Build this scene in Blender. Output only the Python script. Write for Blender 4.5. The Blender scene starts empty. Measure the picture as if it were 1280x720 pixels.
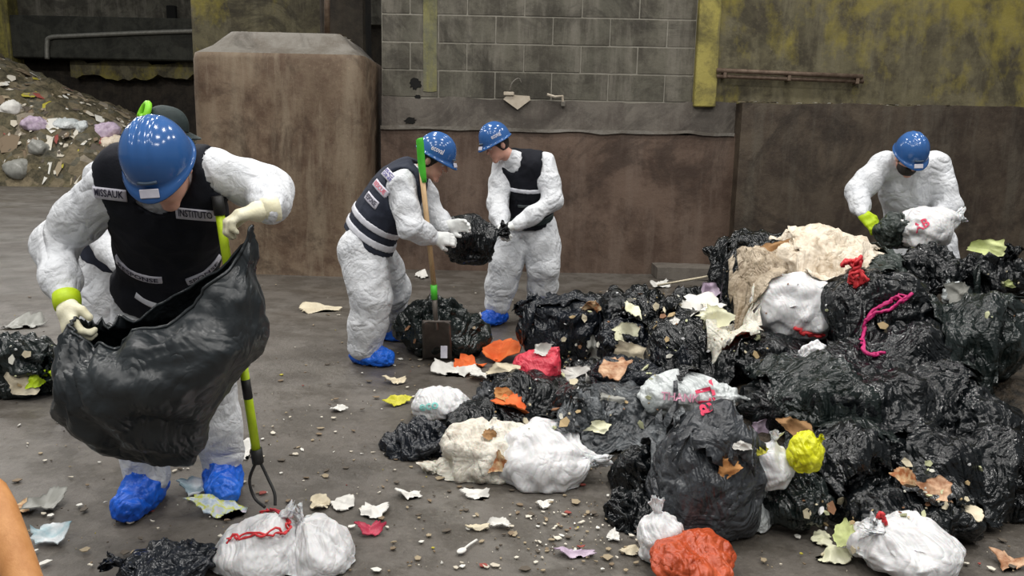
import bpy, math, random
import numpy as np
from mathutils import Matrix, Vector, Euler
from mathutils.bvhtree import BVHTree

scene = bpy.context.scene
COL = scene.collection

# ------------------------------------------------------------------ camera, world, lamps, exposure
FPX = 1000.0                        # focal length in pixels of the 1280x720 frame
CAM_H, PITCH, ROLL = 1.5, math.radians(10.2), math.radians(1.2)
CAM_ROT = Matrix.Rotation(math.pi/2 - PITCH, 3, 'X') @ Matrix.Rotation(ROLL, 3, 'Z')
cam_data = bpy.data.cameras.new('camera')
cam_data.sensor_width = 36.0
cam_data.lens = 36.0*FPX/1280.0
cam_data.clip_end = 200
cam = bpy.data.objects.new('camera', cam_data)
cam.matrix_world = Matrix.Translation((0, 0, CAM_H)) @ CAM_ROT.to_4x4()
COL.objects.link(cam)
scene.camera = cam

world = bpy.data.worlds.new('hall_air')
scene.world = world
world.use_nodes = True
world.node_tree.nodes['Background'].inputs['Color'].default_value = (0.93, 0.97, 1.0, 1)
world.node_tree.nodes['Background'].inputs['Strength'].default_value = 0.25

# rows of high-bay lamps under the roof of the hall
LAMP_W = 108.0
for j, ly in enumerate((-3.0, 0.4, 3.8, 7.0)):
    for i, lx in enumerate((-6.0, -2.2, 1.6, 5.4)):
        ld = bpy.data.lights.new('high_bay_and_fill_lamp', 'AREA')
        ld.shape = 'RECTANGLE'; ld.size = 0.7; ld.size_y = 0.7
        ld.energy = LAMP_W; ld.color = (1.0, 0.97, 0.93)
        lo = bpy.data.objects.new('high_bay_and_fill_lamp', ld)
        lo.location = (lx + 0.5*(j % 2), ly, 7.2)
        COL.objects.link(lo)
for lx, ly in ((-7.5, 10.5), (-11.5, 13.5), (-5.5, 14.5), (-13.0, 17.5)):  # lamps added beyond the rows to brighten the far left floor
    ld = bpy.data.lights.new('high_bay_and_fill_lamp', 'AREA')
    ld.size = 0.7; ld.energy = 150; ld.color = (1.0, 0.97, 0.93)
    lo = bpy.data.objects.new('high_bay_and_fill_lamp', ld)
    lo.location = (lx, ly, 7.2)
    COL.objects.link(lo)
for lx in (-18.0, -11.0):  # two stronger lamps added to lighten the far heap
    ld = bpy.data.lights.new('high_bay_and_fill_lamp', 'AREA')
    ld.size = 0.9; ld.energy = 420; ld.color = (1.0, 0.97, 0.93)
    lo = bpy.data.objects.new('high_bay_and_fill_lamp', ld)
    lo.location = (lx, 20.0, 8.5)
    COL.objects.link(lo)

vs = scene.view_settings
vs.view_transform = 'Standard'; vs.look = 'None'; vs.gamma = 1.0
vs.use_curve_mapping = False
vs.exposure = 0.0

# ------------------------------------------------------------------ pixel helpers (frame taken as 1280x720)
def ray(px, py):
    return CAM_ROT @ Vector(((px-640)/FPX, (360-py)/FPX, -1.0))
def P(px, py, Y):
    d = ray(px, py); s = Y/d.y
    return np.array([d.x*s, Y, CAM_H + d.z*s])
def G(px, py, z=0.0):
    d = ray(px, py); s = (z-CAM_H)/d.z
    return np.array([d.x*s, d.y*s, z])
CAMP = np.array([0, 0, CAM_H])

# ------------------------------------------------------------------ materials
def lin(c):
    return tuple(((v/255)/12.92 if v/255 <= .04045 else ((v/255+.055)/1.055)**2.4) for v in c)
MATS = {}
class NT:
    def __init__(s, name):
        s.m = bpy.data.materials.new(name); s.m.use_nodes = True
        s.t = s.m.node_tree; s.b = s.t.nodes['Principled BSDF']
        s.tc = s.n('ShaderNodeTexCoord'); s.coord = s.tc.outputs['Object']
    def n(s, kind, **kw):
        x = s.t.nodes.new(kind)
        for k, v in kw.items():
            setattr(x, k, v)
        return x
    def l(s, a, b): s.t.links.new(a, b)
    def noise(s, scale, detail=4, rough=.6, vec=None, stretch=None, dist=0.0):
        x = s.n('ShaderNodeTexNoise')
        x.inputs['Scale'].default_value = scale; x.inputs['Detail'].default_value = detail
        x.inputs['Roughness'].default_value = rough; x.inputs['Distortion'].default_value = dist
        v = vec or s.coord
        if stretch:
            mp = s.n('ShaderNodeMapping'); mp.inputs['Scale'].default_value = stretch
            s.l(v, mp.inputs['Vector']); v = mp.outputs['Vector']
        s.l(v, x.inputs['Vector'])
        return x.outputs['Fac']
    def voro(s, scale, feature='F1', stretch=None):
        x = s.n('ShaderNodeTexVoronoi', feature=feature)
        x.inputs['Scale'].default_value = scale
        v = s.tc.outputs['Object']
        if stretch:
            mp = s.n('ShaderNodeMapping'); mp.inputs['Scale'].default_value = stretch
            s.l(v, mp.inputs['Vector']); v = mp.outputs['Vector']
        s.l(v, x.inputs['Vector'])
        return x.outputs['Distance']
    def ramp(s, fac, stops, interp='LINEAR'):
        r = s.n('ShaderNodeValToRGB'); cr = r.color_ramp; cr.interpolation = interp
        while len(cr.elements) < len(stops): cr.elements.new(.5)
        for e, (p, c) in zip(cr.elements, stops):
            e.position = p
            if not hasattr(c, '__len__'): c = (c, c, c)
            e.color = (c[0], c[1], c[2], 1)
        s.l(fac, r.inputs['Fac'])
        return r.outputs['Color']
    def mix(s, fac, a, b, blend='MIX'):
        x = s.n('ShaderNodeMix', data_type='RGBA', blend_type=blend)
        for sock, v in ((x.inputs[0], fac), (x.inputs[6], a), (x.inputs[7], b)):
            if hasattr(v, 'is_linked') or hasattr(v, 'links'): s.l(v, sock)
            elif hasattr(v, '__len__'): sock.default_value = (v[0], v[1], v[2], 1)
            else: sock.default_value = v
        return x.outputs[2]
    def math(s, op, a, b=None):
        x = s.n('ShaderNodeMath', operation=op)
        for sock, v in ((x.inputs[0], a), (x.inputs[1], b)):
            if v is None: continue
            if hasattr(v, 'links'): s.l(v, sock)
            else: sock.default_value = v
        return x.outputs[0]
    def ridge(s, scale, detail=3, dist=1.0, stretch=None):
        """long thin wrinkle lines"""
        return s.math('MINIMUM', s.math('ABSOLUTE', s.math('SUBTRACT', s.noise(scale, detail, .55, stretch=stretch, dist=dist), .5)), .16)
    def bump(s, h, strength=.3, dist=.01, prev=None):
        x = s.n('ShaderNodeBump'); x.inputs['Strength'].default_value = strength
        x.inputs['Distance'].default_value = dist
        s.l(h, x.inputs['Height'])
        if prev: s.l(prev, x.inputs['Normal'])
        return x.outputs['Normal']
    def fin(s, color=None, rough=.5, normal=None, spec=.5, **kw):
        b = s.b
        if color is not None:
            if hasattr(color, 'links'): s.l(color, b.inputs['Base Color'])
            else: b.inputs['Base Color'].default_value = (*color, 1)
        if hasattr(rough, 'links'): s.l(rough, b.inputs['Roughness'])
        else: b.inputs['Roughness'].default_value = rough
        if normal: s.l(normal, b.inputs['Normal'])
        b.inputs['Specular IOR Level'].default_value = spec
        for k, v in kw.items(): b.inputs[k].default_value = v
        return s.m

def plain(name, c1, c2=None, rough=.6, scale=8, bump=.2, bscale=40, bdist=.004, spec=.4, stretch=None, metal=0.0, lo=.35, hi=.65, sss=0.0):
    """colour varying between two tones of the thing's own stuff, with fine relief"""
    if name in MATS: return MATS[name]
    t = NT(name)
    f = t.noise(scale, 5, .6, stretch=stretch)
    col = t.ramp(f, [(lo, c1), (hi, c2 or tuple(min(1, v*1.25) for v in c1))])
    nrm = t.bump(t.noise(bscale, 3, .6, stretch=stretch), bump, bdist) if bump else None
    kw = {'Metallic': metal}
    if sss: kw['Subsurface Weight'] = sss; kw['Subsurface Scale'] = .02
    MATS[name] = t.fin(col, rough, nrm, spec, **kw)
    return MATS[name]

def film(name, base, tone, rough=.3, dust=None, dust_amt=.5, dscale=14, cr=1.0, spec=.5, dirt=None, sss=0.0, fine=1.0):
    """thin crumpled plastic film: creases as relief, optional dust and dirt patches"""
    if name in MATS: return MATS[name]
    t = NT(name)
    col = t.ramp(t.noise(5, 4, .6), [(.35, base), (.7, tone)])
    if dust:
        m = t.ramp(t.noise(dscale, 8, .75), [(.5-.1*dust_amt, 0), (.82-.2*dust_amt, 1)])
        col = t.mix(t.math('MULTIPLY', m, dust_amt), col, dust)
    if dirt:
        m = t.ramp(t.noise(9, 6, .7), [(.5, 0), (.7, 1)])
        col = t.mix(t.math('MULTIPLY', m, .85), col, dirt)
    v1 = t.voro(16, 'F1'); v2 = t.voro(48, 'F1', stretch=(1, .6, 1.3)); nz = t.noise(26, 6, .65, dist=.8)
    r1 = t.ridge(4.5, 3, 1.2, (1, 1, .6)); r2 = t.ridge(11, 3, 1.0, (.7, 1, 1)); r3 = t.ridge(26, 2, .8)
    nm = t.bump(v1, .4*cr, .020)
    nm = t.bump(r1, .6*cr, .20, nm)
    nm = t.bump(r2, .30*cr*fine, .08, nm)
    nm = t.bump(r3, .12*cr*fine, .03, nm)
    nm = t.bump(v2, .15*cr*fine, .008, nm)
    rr = t.ramp(t.noise(11, 3, .6), [(.3, rough*.75), (.7, rough*1.35)])
    kw = {}
    if sss: kw['Subsurface Weight'] = sss; kw['Subsurface Scale'] = .03
    MATS[name] = t.fin(col, rr, nm, spec, **kw)
    return MATS[name]

# ------------------------------------------------------------------ objects
def mesh_data(name, V, F, smooth=True, mat=None, fmat=None, mats=None):
    me = bpy.data.meshes.new(name)
    V = np.asarray(V, float)
    me.from_pydata(V.tolist(), [], [list(map(int, f)) for f in F] if not isinstance(F, np.ndarray) else F.tolist())
    if mats:
        for m in mats: me.materials.append(m)
        me.polygons.foreach_set('material_index', np.asarray(fmat, dtype=np.int32))
    elif mat: me.materials.append(mat)
    me.polygons.foreach_set('use_smooth', np.full(len(me.polygons), smooth))
    me.update()
    return me
ORG = {}
def put(name, V, F, mat, parent=None, origin=None, smooth=True, **tags):
    """one mesh object; V are world points, the origin is the base of the thing it belongs to"""
    V = np.asarray(V, float)
    if parent is not None: org = ORG[parent.name]
    elif origin is not None: org = np.asarray(origin, float)
    else: org = np.array([(V[:, 0].min()+V[:, 0].max())/2, (V[:, 1].min()+V[:, 1].max())/2, V[:, 2].min()])
    o = bpy.data.objects.new(name, mesh_data(name, V-org, F, smooth, mat))
    COL.objects.link(o)
    if parent is not None: o.parent = parent
    else: o.location = org
    ORG[o.name] = org
    for k, v in tags.items(): o[k] = v
    return o
def thing(name, label, cat, loc, group=None):
    o = bpy.data.objects.new(name, None); o.empty_display_size = .1
    COL.objects.link(o); o.location = loc; ORG[o.name] = np.array(loc, float)
    o['label'] = label; o['category'] = cat
    if group: o['group'] = group
    return o

# ------------------------------------------------------------------ geometry helpers
def nrm(v):
    v = np.asarray(v, float); return v/(np.linalg.norm(v)+1e-12)
def frame_from(z, x=(1, 0, 0)):
    z = nrm(z); x = np.asarray(x, float); x = x-z*np.dot(x, z)
    if np.linalg.norm(x) < 1e-4: x = np.array([0, 1, 0])-z*z[1]
    x = nrm(x); return np.stack([x, np.cross(z, x), z], 1)     # columns
class MB:
    def __init__(s): s.v = []; s.f = []; s.k = 0
    def add(s, V, F):
        s.v.append(np.asarray(V, float)); s.f += [[int(i)+s.k for i in f] for f in F]; s.k += len(V); return s
    def box(s, c, size, R=None, bev=0.0):
        x, y, z = np.array(size)/2.0; b = min(bev, x*.9, y*.9, z*.9)
        if b <= 0:
            V = np.array([[i*x, j*y, k*z] for k in (-1, 1) for j in (-1, 1) for i in (-1, 1)])
            F = [(0, 2, 3, 1), (4, 5, 7, 6), (0, 1, 5, 4), (2, 6, 7, 3), (0, 4, 6, 2), (1, 3, 7, 5)]
        else:
            xy = [(-x+b, -y), (x-b, -y), (x, -y+b), (x, y-b), (x-b, y), (-x+b, y), (-x, y-b), (-x, -y+b)]
            V = []
            for zz, q in ((-z, 1), (-z+b, 0), (z-b, 0), (z, 1)):
                for (a, c2) in xy:
                    sx = (x-b)/x if q else 1; sy = (y-b)/y if q else 1
                    V.append((a*sx, c2*sy, zz))
            V = np.array(V); F = [tuple(range(7, -1, -1)), tuple(range(24, 32))]
            for r in range(3):
                for i in range(8): F.append((r*8+i, r*8+(i+1) % 8, r*8+8+(i+1) % 8, r*8+8+i))
        if R is not None: V = V@np.asarray(R).T
        return s.add(V+np.asarray(c), F)
    def tube(s, pts, rad, n=10, cap=True):
        pts = np.asarray(pts, float); m = len(pts); rad = np.broadcast_to(rad, (m,))
        T = np.gradient(pts, axis=0); V = []; x = None
        for i in range(m):
            Fm = frame_from(T[i], x if x is not None else ((1, 0, 0) if abs(nrm(T[i])[0]) < .9 else (0, 1, 0))); x = Fm[:, 0]
            for j in range(n):
                a = 2*math.pi*j/n; V.append(pts[i]+rad[i]*(Fm[:, 0]*math.cos(a)+Fm[:, 1]*math.sin(a)))
        F = [(i*n+j, i*n+(j+1) % n, (i+1)*n+(j+1) % n, (i+1)*n+j) for i in range(m-1) for j in range(n)]
        if cap: F += [tuple(range(n-1, -1, -1)), tuple(range((m-1)*n, m*n))]
        return s.add(V, F)
    def V(s): return np.concatenate(s.v)
    def put(s, name, mat, parent=None, smooth=False, **kw): return put(name, s.V(), s.f, mat, parent, smooth=smooth, **kw)
def spline(pts, n=24):
    """Catmull-Rom through the points"""
    p = np.asarray(pts, float); p = np.vstack([2*p[0]-p[1], p, 2*p[-1]-p[-2]]); out = []
    segs = len(p)-3
    for t in np.linspace(0, segs-1e-6, n):
        i = int(t); u = t-i; a, b, c, d = p[i:i+4]
        out.append(.5*((2*b)+(-a+c)*u+(2*a-5*b+4*c-d)*u*u+(-a+3*b-3*c+d)*u**3))
    return np.array(out)

# numpy noise
def vnoise(p, seed=0):
    p = np.asarray(p, float); i = np.floor(p).astype(np.int64); f = p-i; f = f*f*(3-2*f); r = 0
    for dx in (0, 1):
        for dy in (0, 1):
            for dz in (0, 1):
                h = ((i[:, 0]+dx)*374761393+(i[:, 1]+dy)*668265263+(i[:, 2]+dz)*2147483647+seed*974634777) & 0xffffffff
                h = ((h ^ (h >> 13))*1274126177) & 0xffffffff; h = (h ^ (h >> 16))/4294967295.0
                r = r+h*(f[:, 0] if dx else 1-f[:, 0])*(f[:, 1] if dy else 1-f[:, 1])*(f[:, 2] if dz else 1-f[:, 2])
    return r*2-1
def fbm(p, seed=0, o=4):
    return sum(vnoise(np.asarray(p)*2**k, seed+k)*.5**k for k in range(o))
def _hash(i, seed):
    h = (i[:, 0]*374761393+i[:, 1]*668265263+i[:, 2]*1274126177+seed*974634777) & 0xffffffff
    h = ((h ^ (h >> 13))*1103515245) & 0xffffffff
    a = (h ^ (h >> 16)) & 0xffffffff; b = (a*1597334677+12345) & 0xffffffff; b ^= b >> 15; c = (b*1274126177+777) & 0xffffffff; c ^= c >> 14
    return np.stack([(a & 0xffff), (b & 0xffff), (c & 0xffff)], 1)/65535.0
def worley(p, cell, seed=0, M=None):
    """distances to the nearest and second nearest of jittered points, in units of the cell"""
    q = (p if M is None else p@M)/cell; i0 = np.floor(q).astype(np.int64)
    f1 = np.full(len(q), 9.0); f2 = f1.copy()
    for dx in (-1, 0, 1):
        for dy in (-1, 0, 1):
            for dz in (-1, 0, 1):
                i = i0+np.array([dx, dy, dz]); d = np.sqrt(((i+_hash(i, seed)-q)**2).sum(1))
                f2 = np.where(d < f1, f1, np.minimum(f2, d)); f1 = np.minimum(f1, d)
    return f1, f2
def creases(p, cell, seed, M=None):
    """crumpled film: flat facets between sharp ridges, about -.5 .. .5"""
    w = p+cell*.35*np.stack([vnoise(p/cell*.9, seed+1), vnoise(p/cell*.9+31, seed+2), vnoise(p/cell*.9+57, seed+3)], 1)
    f1, f2 = worley(w, cell, seed, M)
    return f1*.9-.65*np.minimum(f2-f1, .5)-.28
def squeeze(axis, k):
    """matrix that shortens space along axis, so that cells grow long that way"""
    a = nrm(axis); return np.eye(3)+(k-1)*np.outer(a, a)
def vnormals(V, F):
    F = np.asarray(F); a, b, c = V[F[:, 0]], V[F[:, 1]], V[F[:, 2]]; d = V[F[:, -1]]
    fn = np.cross(c-a, d-b) if F.shape[1] == 4 else np.cross(b-a, c-a)
    N = np.zeros_like(V)
    for k in range(F.shape[1]): np.add.at(N, F[:, k], fn)
    return N/(np.linalg.norm(N, axis=1, keepdims=True)+1e-12)

# ------------------------------------------------------------------ signed distance fields + surface nets
class SDF:
    def __init__(s, k=.03): s.p = []; s.k = k
    def rc(s, a, b, r1, r2=None, k=None):
        s.p.append(('rc', np.array(a, float), np.array(b, float), r1, r1 if r2 is None else r2, k or s.k)); return s
    def el(s, c, r, R=None, k=None):
        s.p.append(('el', np.array(c, float), np.array(r, float), np.eye(3) if R is None else np.asarray(R), 0, k or s.k)); return s
    def chain(s, pts, rs, k=None):
        for i in range(len(pts)-1): s.rc(pts[i], pts[i+1], rs[i], rs[i+1], k)
        return s
    def __call__(s, X):
        d = None
        for q in s.p:
            if q[0] == 'rc':
                _, a, b, r1, r2, k = q; ba = b-a; t = np.clip(((X-a)@ba)/(ba@ba+1e-12), 0, 1)
                e = np.linalg.norm(X-(a+t[:, None]*ba), axis=1)-(r1+t*(r2-r1))
            else:
                _, c, r, R, _, k = q; y = (X-c)@R; k0 = np.linalg.norm(y/r, axis=1); k1 = np.linalg.norm(y/(r*r), axis=1)
                e = k0*(k0-1)/np.maximum(k1, 1e-6)
            if d is None: d = e
            else:
                h = np.clip(.5+.5*(e-d)/k, 0, 1); d = e*(1-h)+d*h-k*h*(1-h)
        return d
    def bbox(s, pad):
        lo, hi = [], []
        for q in s.p:
            if q[0] == 'rc':
                r = max(q[3], q[4]); lo.append(np.minimum(q[1], q[2])-r); hi.append(np.maximum(q[1], q[2])+r)
            else: r = q[2].max(); lo.append(q[1]-r); hi.append(q[1]+r)
        return np.min(lo, 0)-pad, np.max(hi, 0)+pad
def surface(fn, lo, hi, h):
    B = 5; nb = np.ceil(((hi-lo)/h+1)/B).astype(int); n = nb*B
    # far blocks take the value at their centre, only blocks near the surface are sampled in full
    cg = np.stack(np.meshgrid(*[np.arange(q) for q in nb], indexing='ij'), -1).reshape(-1, 3)
    dc = fn(lo+h*(cg*B+(B-1)/2)); near = np.abs(dc) < h*(B+1)*.87*1.25+.012
    og = np.stack(np.meshgrid(*[np.arange(B)]*3, indexing='ij'), -1).reshape(-1, 3)
    f4 = np.repeat(dc[:, None], B**3, 1)
    X = (lo+h*(cg[near][:, None]*B+og[None])).reshape(-1, 3)
    if len(X): f4[near] = np.concatenate([fn(X[a:a+100000]) for a in range(0, len(X), 100000)]).reshape(-1, B**3)
    f = f4.reshape(nb[0], nb[1], nb[2], B, B, B).transpose(0, 3, 1, 4, 2, 5).reshape(n)
    f = np.where(f == 0, 1e-9, f)
    pos = np.zeros(tuple(n-1)+(3,)); cnt = np.zeros(tuple(n-1))
    def sub(dx, dy, dz): return f[dx:n[0]-1+dx, dy:n[1]-1+dy, dz:n[2]-1+dz]
    cs = [(x, y, z) for x in (0, 1) for y in (0, 1) for z in (0, 1)]
    for a in cs:
        for k in range(3):
            if a[k]: continue
            b = list(a); b[k] = 1
            fa, fb = sub(*a), sub(*b); m = (fa < 0) != (fb < 0)
            t = np.where(m, fa/np.where(m, fa-fb, 1), 0)
            for c in range(3): pos[..., c] += np.where(m, a[c]+(t if c == k else 0), 0)
            cnt += m
    act = cnt > 0; idx = -np.ones(act.shape, int); idx[act] = np.arange(act.sum())
    g = np.argwhere(act); V = lo+h*(g+pos[act]/cnt[act][:, None])
    Q = []
    for k in range(3):
        u, v = [(1, 2), (2, 0), (0, 1)][k]
        sl0 = [slice(None)]*3; sl1 = [slice(None)]*3; sl0[k] = slice(0, -1); sl1[k] = slice(1, None)
        a, b = f[tuple(sl0)], f[tuple(sl1)]; m = (a < 0) != (b < 0); e = np.argwhere(m); ina = a[m] < 0
        ok = (e[:, u] > 0) & (e[:, v] > 0) & (e[:, u] < n[u]-1) & (e[:, v] < n[v]-1); e = e[ok]; ina = ina[ok]
        def at(du, dv):
            w = e.copy(); w[:, u] -= du; w[:, v] -= dv; return idx[w[:, 0], w[:, 1], w[:, 2]]
        q = np.stack([at(1, 1), at(0, 1), at(0, 0), at(1, 0)], 1)
        q[~ina] = q[~ina][:, ::-1]; Q.append(q)
    return V, np.concatenate(Q)
def relax(V, F, it=2, lam=.5):
    for _ in range(it):
        S = np.zeros_like(V); c = np.zeros(len(V))
        for k in range(4):
            a, b = F[:, k], F[:, (k+1) % 4]
            np.add.at(S, a, V[b]); np.add.at(c, a, 1); np.add.at(S, b, V[a]); np.add.at(c, b, 1)
        V = V*(1-lam)+lam*S/np.maximum(c, 1)[:, None]
    return V
# ================================================================== THE SETTING
def struct(name, mb, mat, parent=None, smooth=False, kind=True, **kw):
    o = mb.put(name, mat, parent, smooth=smooth, **kw)
    if kind and parent is None: o['kind'] = 'structure'
    return o

# floor: worn, damp, dirty concrete
t = NT('dirty_concrete_floor')
big = t.noise(.55, 6, .62); mid = t.noise(3.2, 7, .7); fine = t.noise(28, 6, .75)
c = t.ramp(big, [(.3, lin((84, 78, 71))), (.5, lin((95, 90, 84))), (.7, lin((110, 107, 101)))])
c = t.mix(t.math('MULTIPLY', t.ramp(mid, [(.44, 0), (.56, 1)]), .8), c, lin((70, 65, 58)))
c = t.mix(t.math('MULTIPLY', t.ramp(fine, [(.55, 0), (.72, 1)]), .55), c, lin((123, 116, 106)))
c = t.mix(t.math('MULTIPLY', t.ramp(t.noise(60, 5, .8), [(.57, 0), (.66, 1)]), .5), c, lin((50, 45, 40)))
rr = t.ramp(t.noise(.9, 5, .6), [(.35, .33), (.62, .68)])
nm = t.bump(fine, .35, .012); nm = t.bump(t.noise(7, 5, .6), .25, .03, nm)
FLOOR = t.fin(c, rr, nm, .45)
V = []; n = 90
xs = np.concatenate([np.linspace(-45, -7, 12), np.linspace(-6.5, 8, 60), np.linspace(9, 30, 6)])
ys = np.concatenate([np.linspace(-6, 1.5, 8), np.linspace(1.8, 10, 60), np.linspace(11, 40, 16)])
gx, gy = np.meshgrid(xs, ys, indexing='ij'); pts = np.stack([gx.ravel(), gy.ravel(), 0*gx.ravel()], 1)
pts[:, 2] = -.006+.006*fbm(pts*1.1, 5, 3)
F = [(i*len(ys)+j, (i+1)*len(ys)+j, (i+1)*len(ys)+j+1, i*len(ys)+j+1) for i in range(len(xs)-1) for j in range(len(ys)-1)]
o = put('floor', pts, F, FLOOR, origin=(0, 0, 0)); o['kind'] = 'structure'

# stained concrete wall materials
def wall_mat(name, a, b, stain, streak=None, streak_amt=.5, rough=.8, extra=None):
    t = NT(name); t.coord = t.n('ShaderNodeNewGeometry').outputs['Position']
    c = t.ramp(t.noise(1.1, 6, .65), [(.3, a), (.7, b)])
    c = t.mix(t.math('MULTIPLY', t.ramp(t.noise(2.3, 7, .72), [(.44, 0), (.6, 1)]), .9), c, stain)
    if streak:
        m = t.ramp(t.noise(1.6, 6, .7, stretch=(2.6, 2.6, .35)), [(.48, 0), (.62, 1)])
        c = t.mix(t.math('MULTIPLY', m, streak_amt*1.3), c, streak)
    dk = t.ramp(t.noise(.8, 6, .72, dist=1.5), [(.5, 0), (.6, 1)])
    c = t.mix(t.math('MULTIPLY', dk, .6), c, tuple(v*.5 for v in stain))
    if extra:
        m = t.ramp(t.noise(1.0, 6, .7, stretch=(1.2, 1, .8)), [(.5, 0), (.63, 1)])
        c = t.mix(t.math('MULTIPLY', m, .7), c, extra)
    c = t.mix(t.math('MULTIPLY', t.ramp(t.noise(34, 5, .75), [(.6, 0), (.75, 1)]), .35), c, tuple(min(1, v*2.2) for v in b))
    nm = t.bump(t.noise(14, 7, .7), .4, .02)
    return t.fin(c, rough, nm, .35)
W_LOW = wall_mat('brown_stained_concrete', lin((85, 69, 58)), lin((103, 85, 73)), lin((71, 55, 45)), lin((112, 97, 86)), .35, .62)
W_UP = wall_mat('grey_block', lin((81, 79, 69)), lin((100, 96, 85)), lin((64, 60, 52)), lin((120, 115, 105)), .45)
W_SMOOTH = wall_mat('grey_render', lin((96, 90, 83)), lin((110, 104, 96)), lin((81, 74, 68)), lin((121, 115, 106)), .3)
W_YEL = wall_mat('mouldy_yellow_concrete', lin((83, 78, 59)), lin((108, 101, 76)), lin((63, 57, 44)), lin((118, 112, 90)), .35, .8, lin((136, 125, 52)))
W_RLOW = wall_mat('dark_brown_concrete', lin((68, 59, 49)), lin((85, 74, 61)), lin((52, 42, 34)), lin((91, 85, 74)), .4, .6)
W_PIER = wall_mat('muddy_brown_concrete', lin((99, 84, 67)), lin((123, 105, 87)), lin((80, 61, 47)), lin((130, 117, 99)), .45, .7)
W_TOP = wall_mat('pale_grey_concrete', lin((116, 112, 104)), lin((132, 127, 120)), lin((98, 91, 82)), None)
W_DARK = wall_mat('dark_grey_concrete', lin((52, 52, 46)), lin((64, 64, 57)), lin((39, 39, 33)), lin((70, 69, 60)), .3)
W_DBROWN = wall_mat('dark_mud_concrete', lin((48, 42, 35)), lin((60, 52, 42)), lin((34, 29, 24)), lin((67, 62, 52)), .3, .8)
YELLOW = wall_mat('worn_yellow_paint', lin((140, 132, 64)), lin((157, 146, 80)), lin((101, 94, 57)), lin((83, 78, 62)), .6)
MORTAR = plain('pale_mortar', lin((120, 116, 106)), lin((136, 132, 122)), .9, 12, .4, 60)

WY = 9.6                                            # face of the block wall
def X_at(px, Y, py=120): return P(px, py, Y)[0]
def Z_at(px, py, Y): return P(px, py, Y)[2]
xl = P(457, 200, 8.9)[0]+.07; xr = X_at(866, WY)
# core of the back wall (mortar face, blocks stand proud of it)
xr_out = 14.0
ztop = 6.0
z_b = Z_at(640, 124, WY)                             # bottom of block courses
mb = MB().box(((xl+xr)/2, WY+.2, (ztop)/2), (xr-xl, .36, ztop))
wall = struct('wall_back', mb, MORTAR, origin=((xl+xr)/2, WY, 0))
wall['label'] = 'grey concrete block wall with plastered band across the back'
# blocks: shared mesh per size
ch = .31; bw = .66
def block_mesh(w):
    return mesh_data('block', MB().box((0, 0, 0), (w-.012, .07, ch-.014), bev=.005).V(), MB().box((0, 0, 0), (w-.012, .07, ch-.014), bev=.005).f, False, W_UP)
bm_full = block_mesh(bw); cut = {}
k = 0; z = z_b
rnd = random.Random(3)
painted_hole_shade = (P(519, 108, WY)[0], P(519, 108, WY)[2])
while z < 4.7:
    x = xl - (bw/2 if k % 2 else 0)
    while x < xr-.03:
        a, b = max(x, xl), min(x+bw, xr)
        if b-a > .06:
            w = b-a
            me = bm_full if abs(w-bw) < 1e-4 else cut.setdefault(round(w, 3), None) or block_mesh(w)
            cut[round(w, 3)] = me
            o = bpy.data.objects.new('block', me); COL.objects.link(o); o.parent = wall
            o.location = np.array([(a+b)/2, WY+.049+rnd.uniform(-.003, .003), z+ch/2])-ORG[wall.name]
        x += bw
    z += ch; k += 1
# plastered band under the blocks, with an uneven top and bottom edge
zs0, zs1 = Z_at(640, 163, WY), z_b
def slab(x0, x1, z0, z1, y0, y1, jag=.015, n=40, seed=0):
    """wall panel with an uneven edge all round"""
    xs = np.linspace(x0, x1, n); V = []
    r = np.random.RandomState(seed); jt = fbm(np.stack([xs*3, 0*xs, 0*xs], 1), seed, 3)*jag; jb = fbm(np.stack([xs*3, 0*xs+5, 0*xs], 1), seed+9, 3)*jag
    for i, x in enumerate(xs):
        V += [(x, y0, z0+jb[i]), (x, y0, z1+jt[i]), (x, y1, z1+jt[i]), (x, y1, z0+jb[i])]
    F = []
    for i in range(n-1):
        for q in range(4): F.append((i*4+q, i*4+4+q, i*4+4+(q+1) % 4, i*4+(q+1) % 4))
    F += [(0, 1, 2, 3), ((n-1)*4+3, (n-1)*4+2, (n-1)*4+1, (n-1)*4)]
    F = [f[::-1] for f in F]
    return MB().add(V, F)
xm = X_at(920, WY)
o = slab(xl, xm, zs0-.05, zs1, WY-.03, WY+.05, .02, 60, 4).put('plaster_band', W_SMOOTH, wall)
# lower wall, standing proud, with the broken lip of render along its top
xm = X_at(920, WY)
lower = struct('trim_1', slab(xl, xm, -.1, zs0, WY-.10, WY+.1, .012, 60, 6), W_LOW)
lower['label'] = 'brown stained lower concrete wall below the block courses'
slab(xl, xm-.02, zs0-.012, zs0+.022, WY-.125, WY-.03, .012, 80, 8).put('broken_lip', W_TOP, lower)
# right wall: thicker lower part with a ledge, mouldy yellow wall above
xR = 14.0
zl = Z_at(1080, 131, WY-.28)
rl = struct('wall_right', slab(xm, xR, -.1, zl, WY-.30, WY+.1, .02, 80, 11), W_RLOW)
rl['label'] = 'dark brown lower concrete wall with debris ledge at right'
up = struct('wall_back_upper', slab(X_at(893, WY), xR, zl-.1, 6.0, WY-.02, WY+.3, .0, 40, 2), W_YEL)
up['label'] = 'mouldy yellow-stained upper concrete wall at right'
pl = struct('trim_2', MB().box(((xr+X_at(893, WY))/2, WY-.02, (6.0+zl)/2), (X_at(893, WY)-xr, .16, 6.0-zl+.1), bev=.01), YELLOW)
pl['label'] = 'worn yellow painted strip between block wall and right wall'
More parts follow.
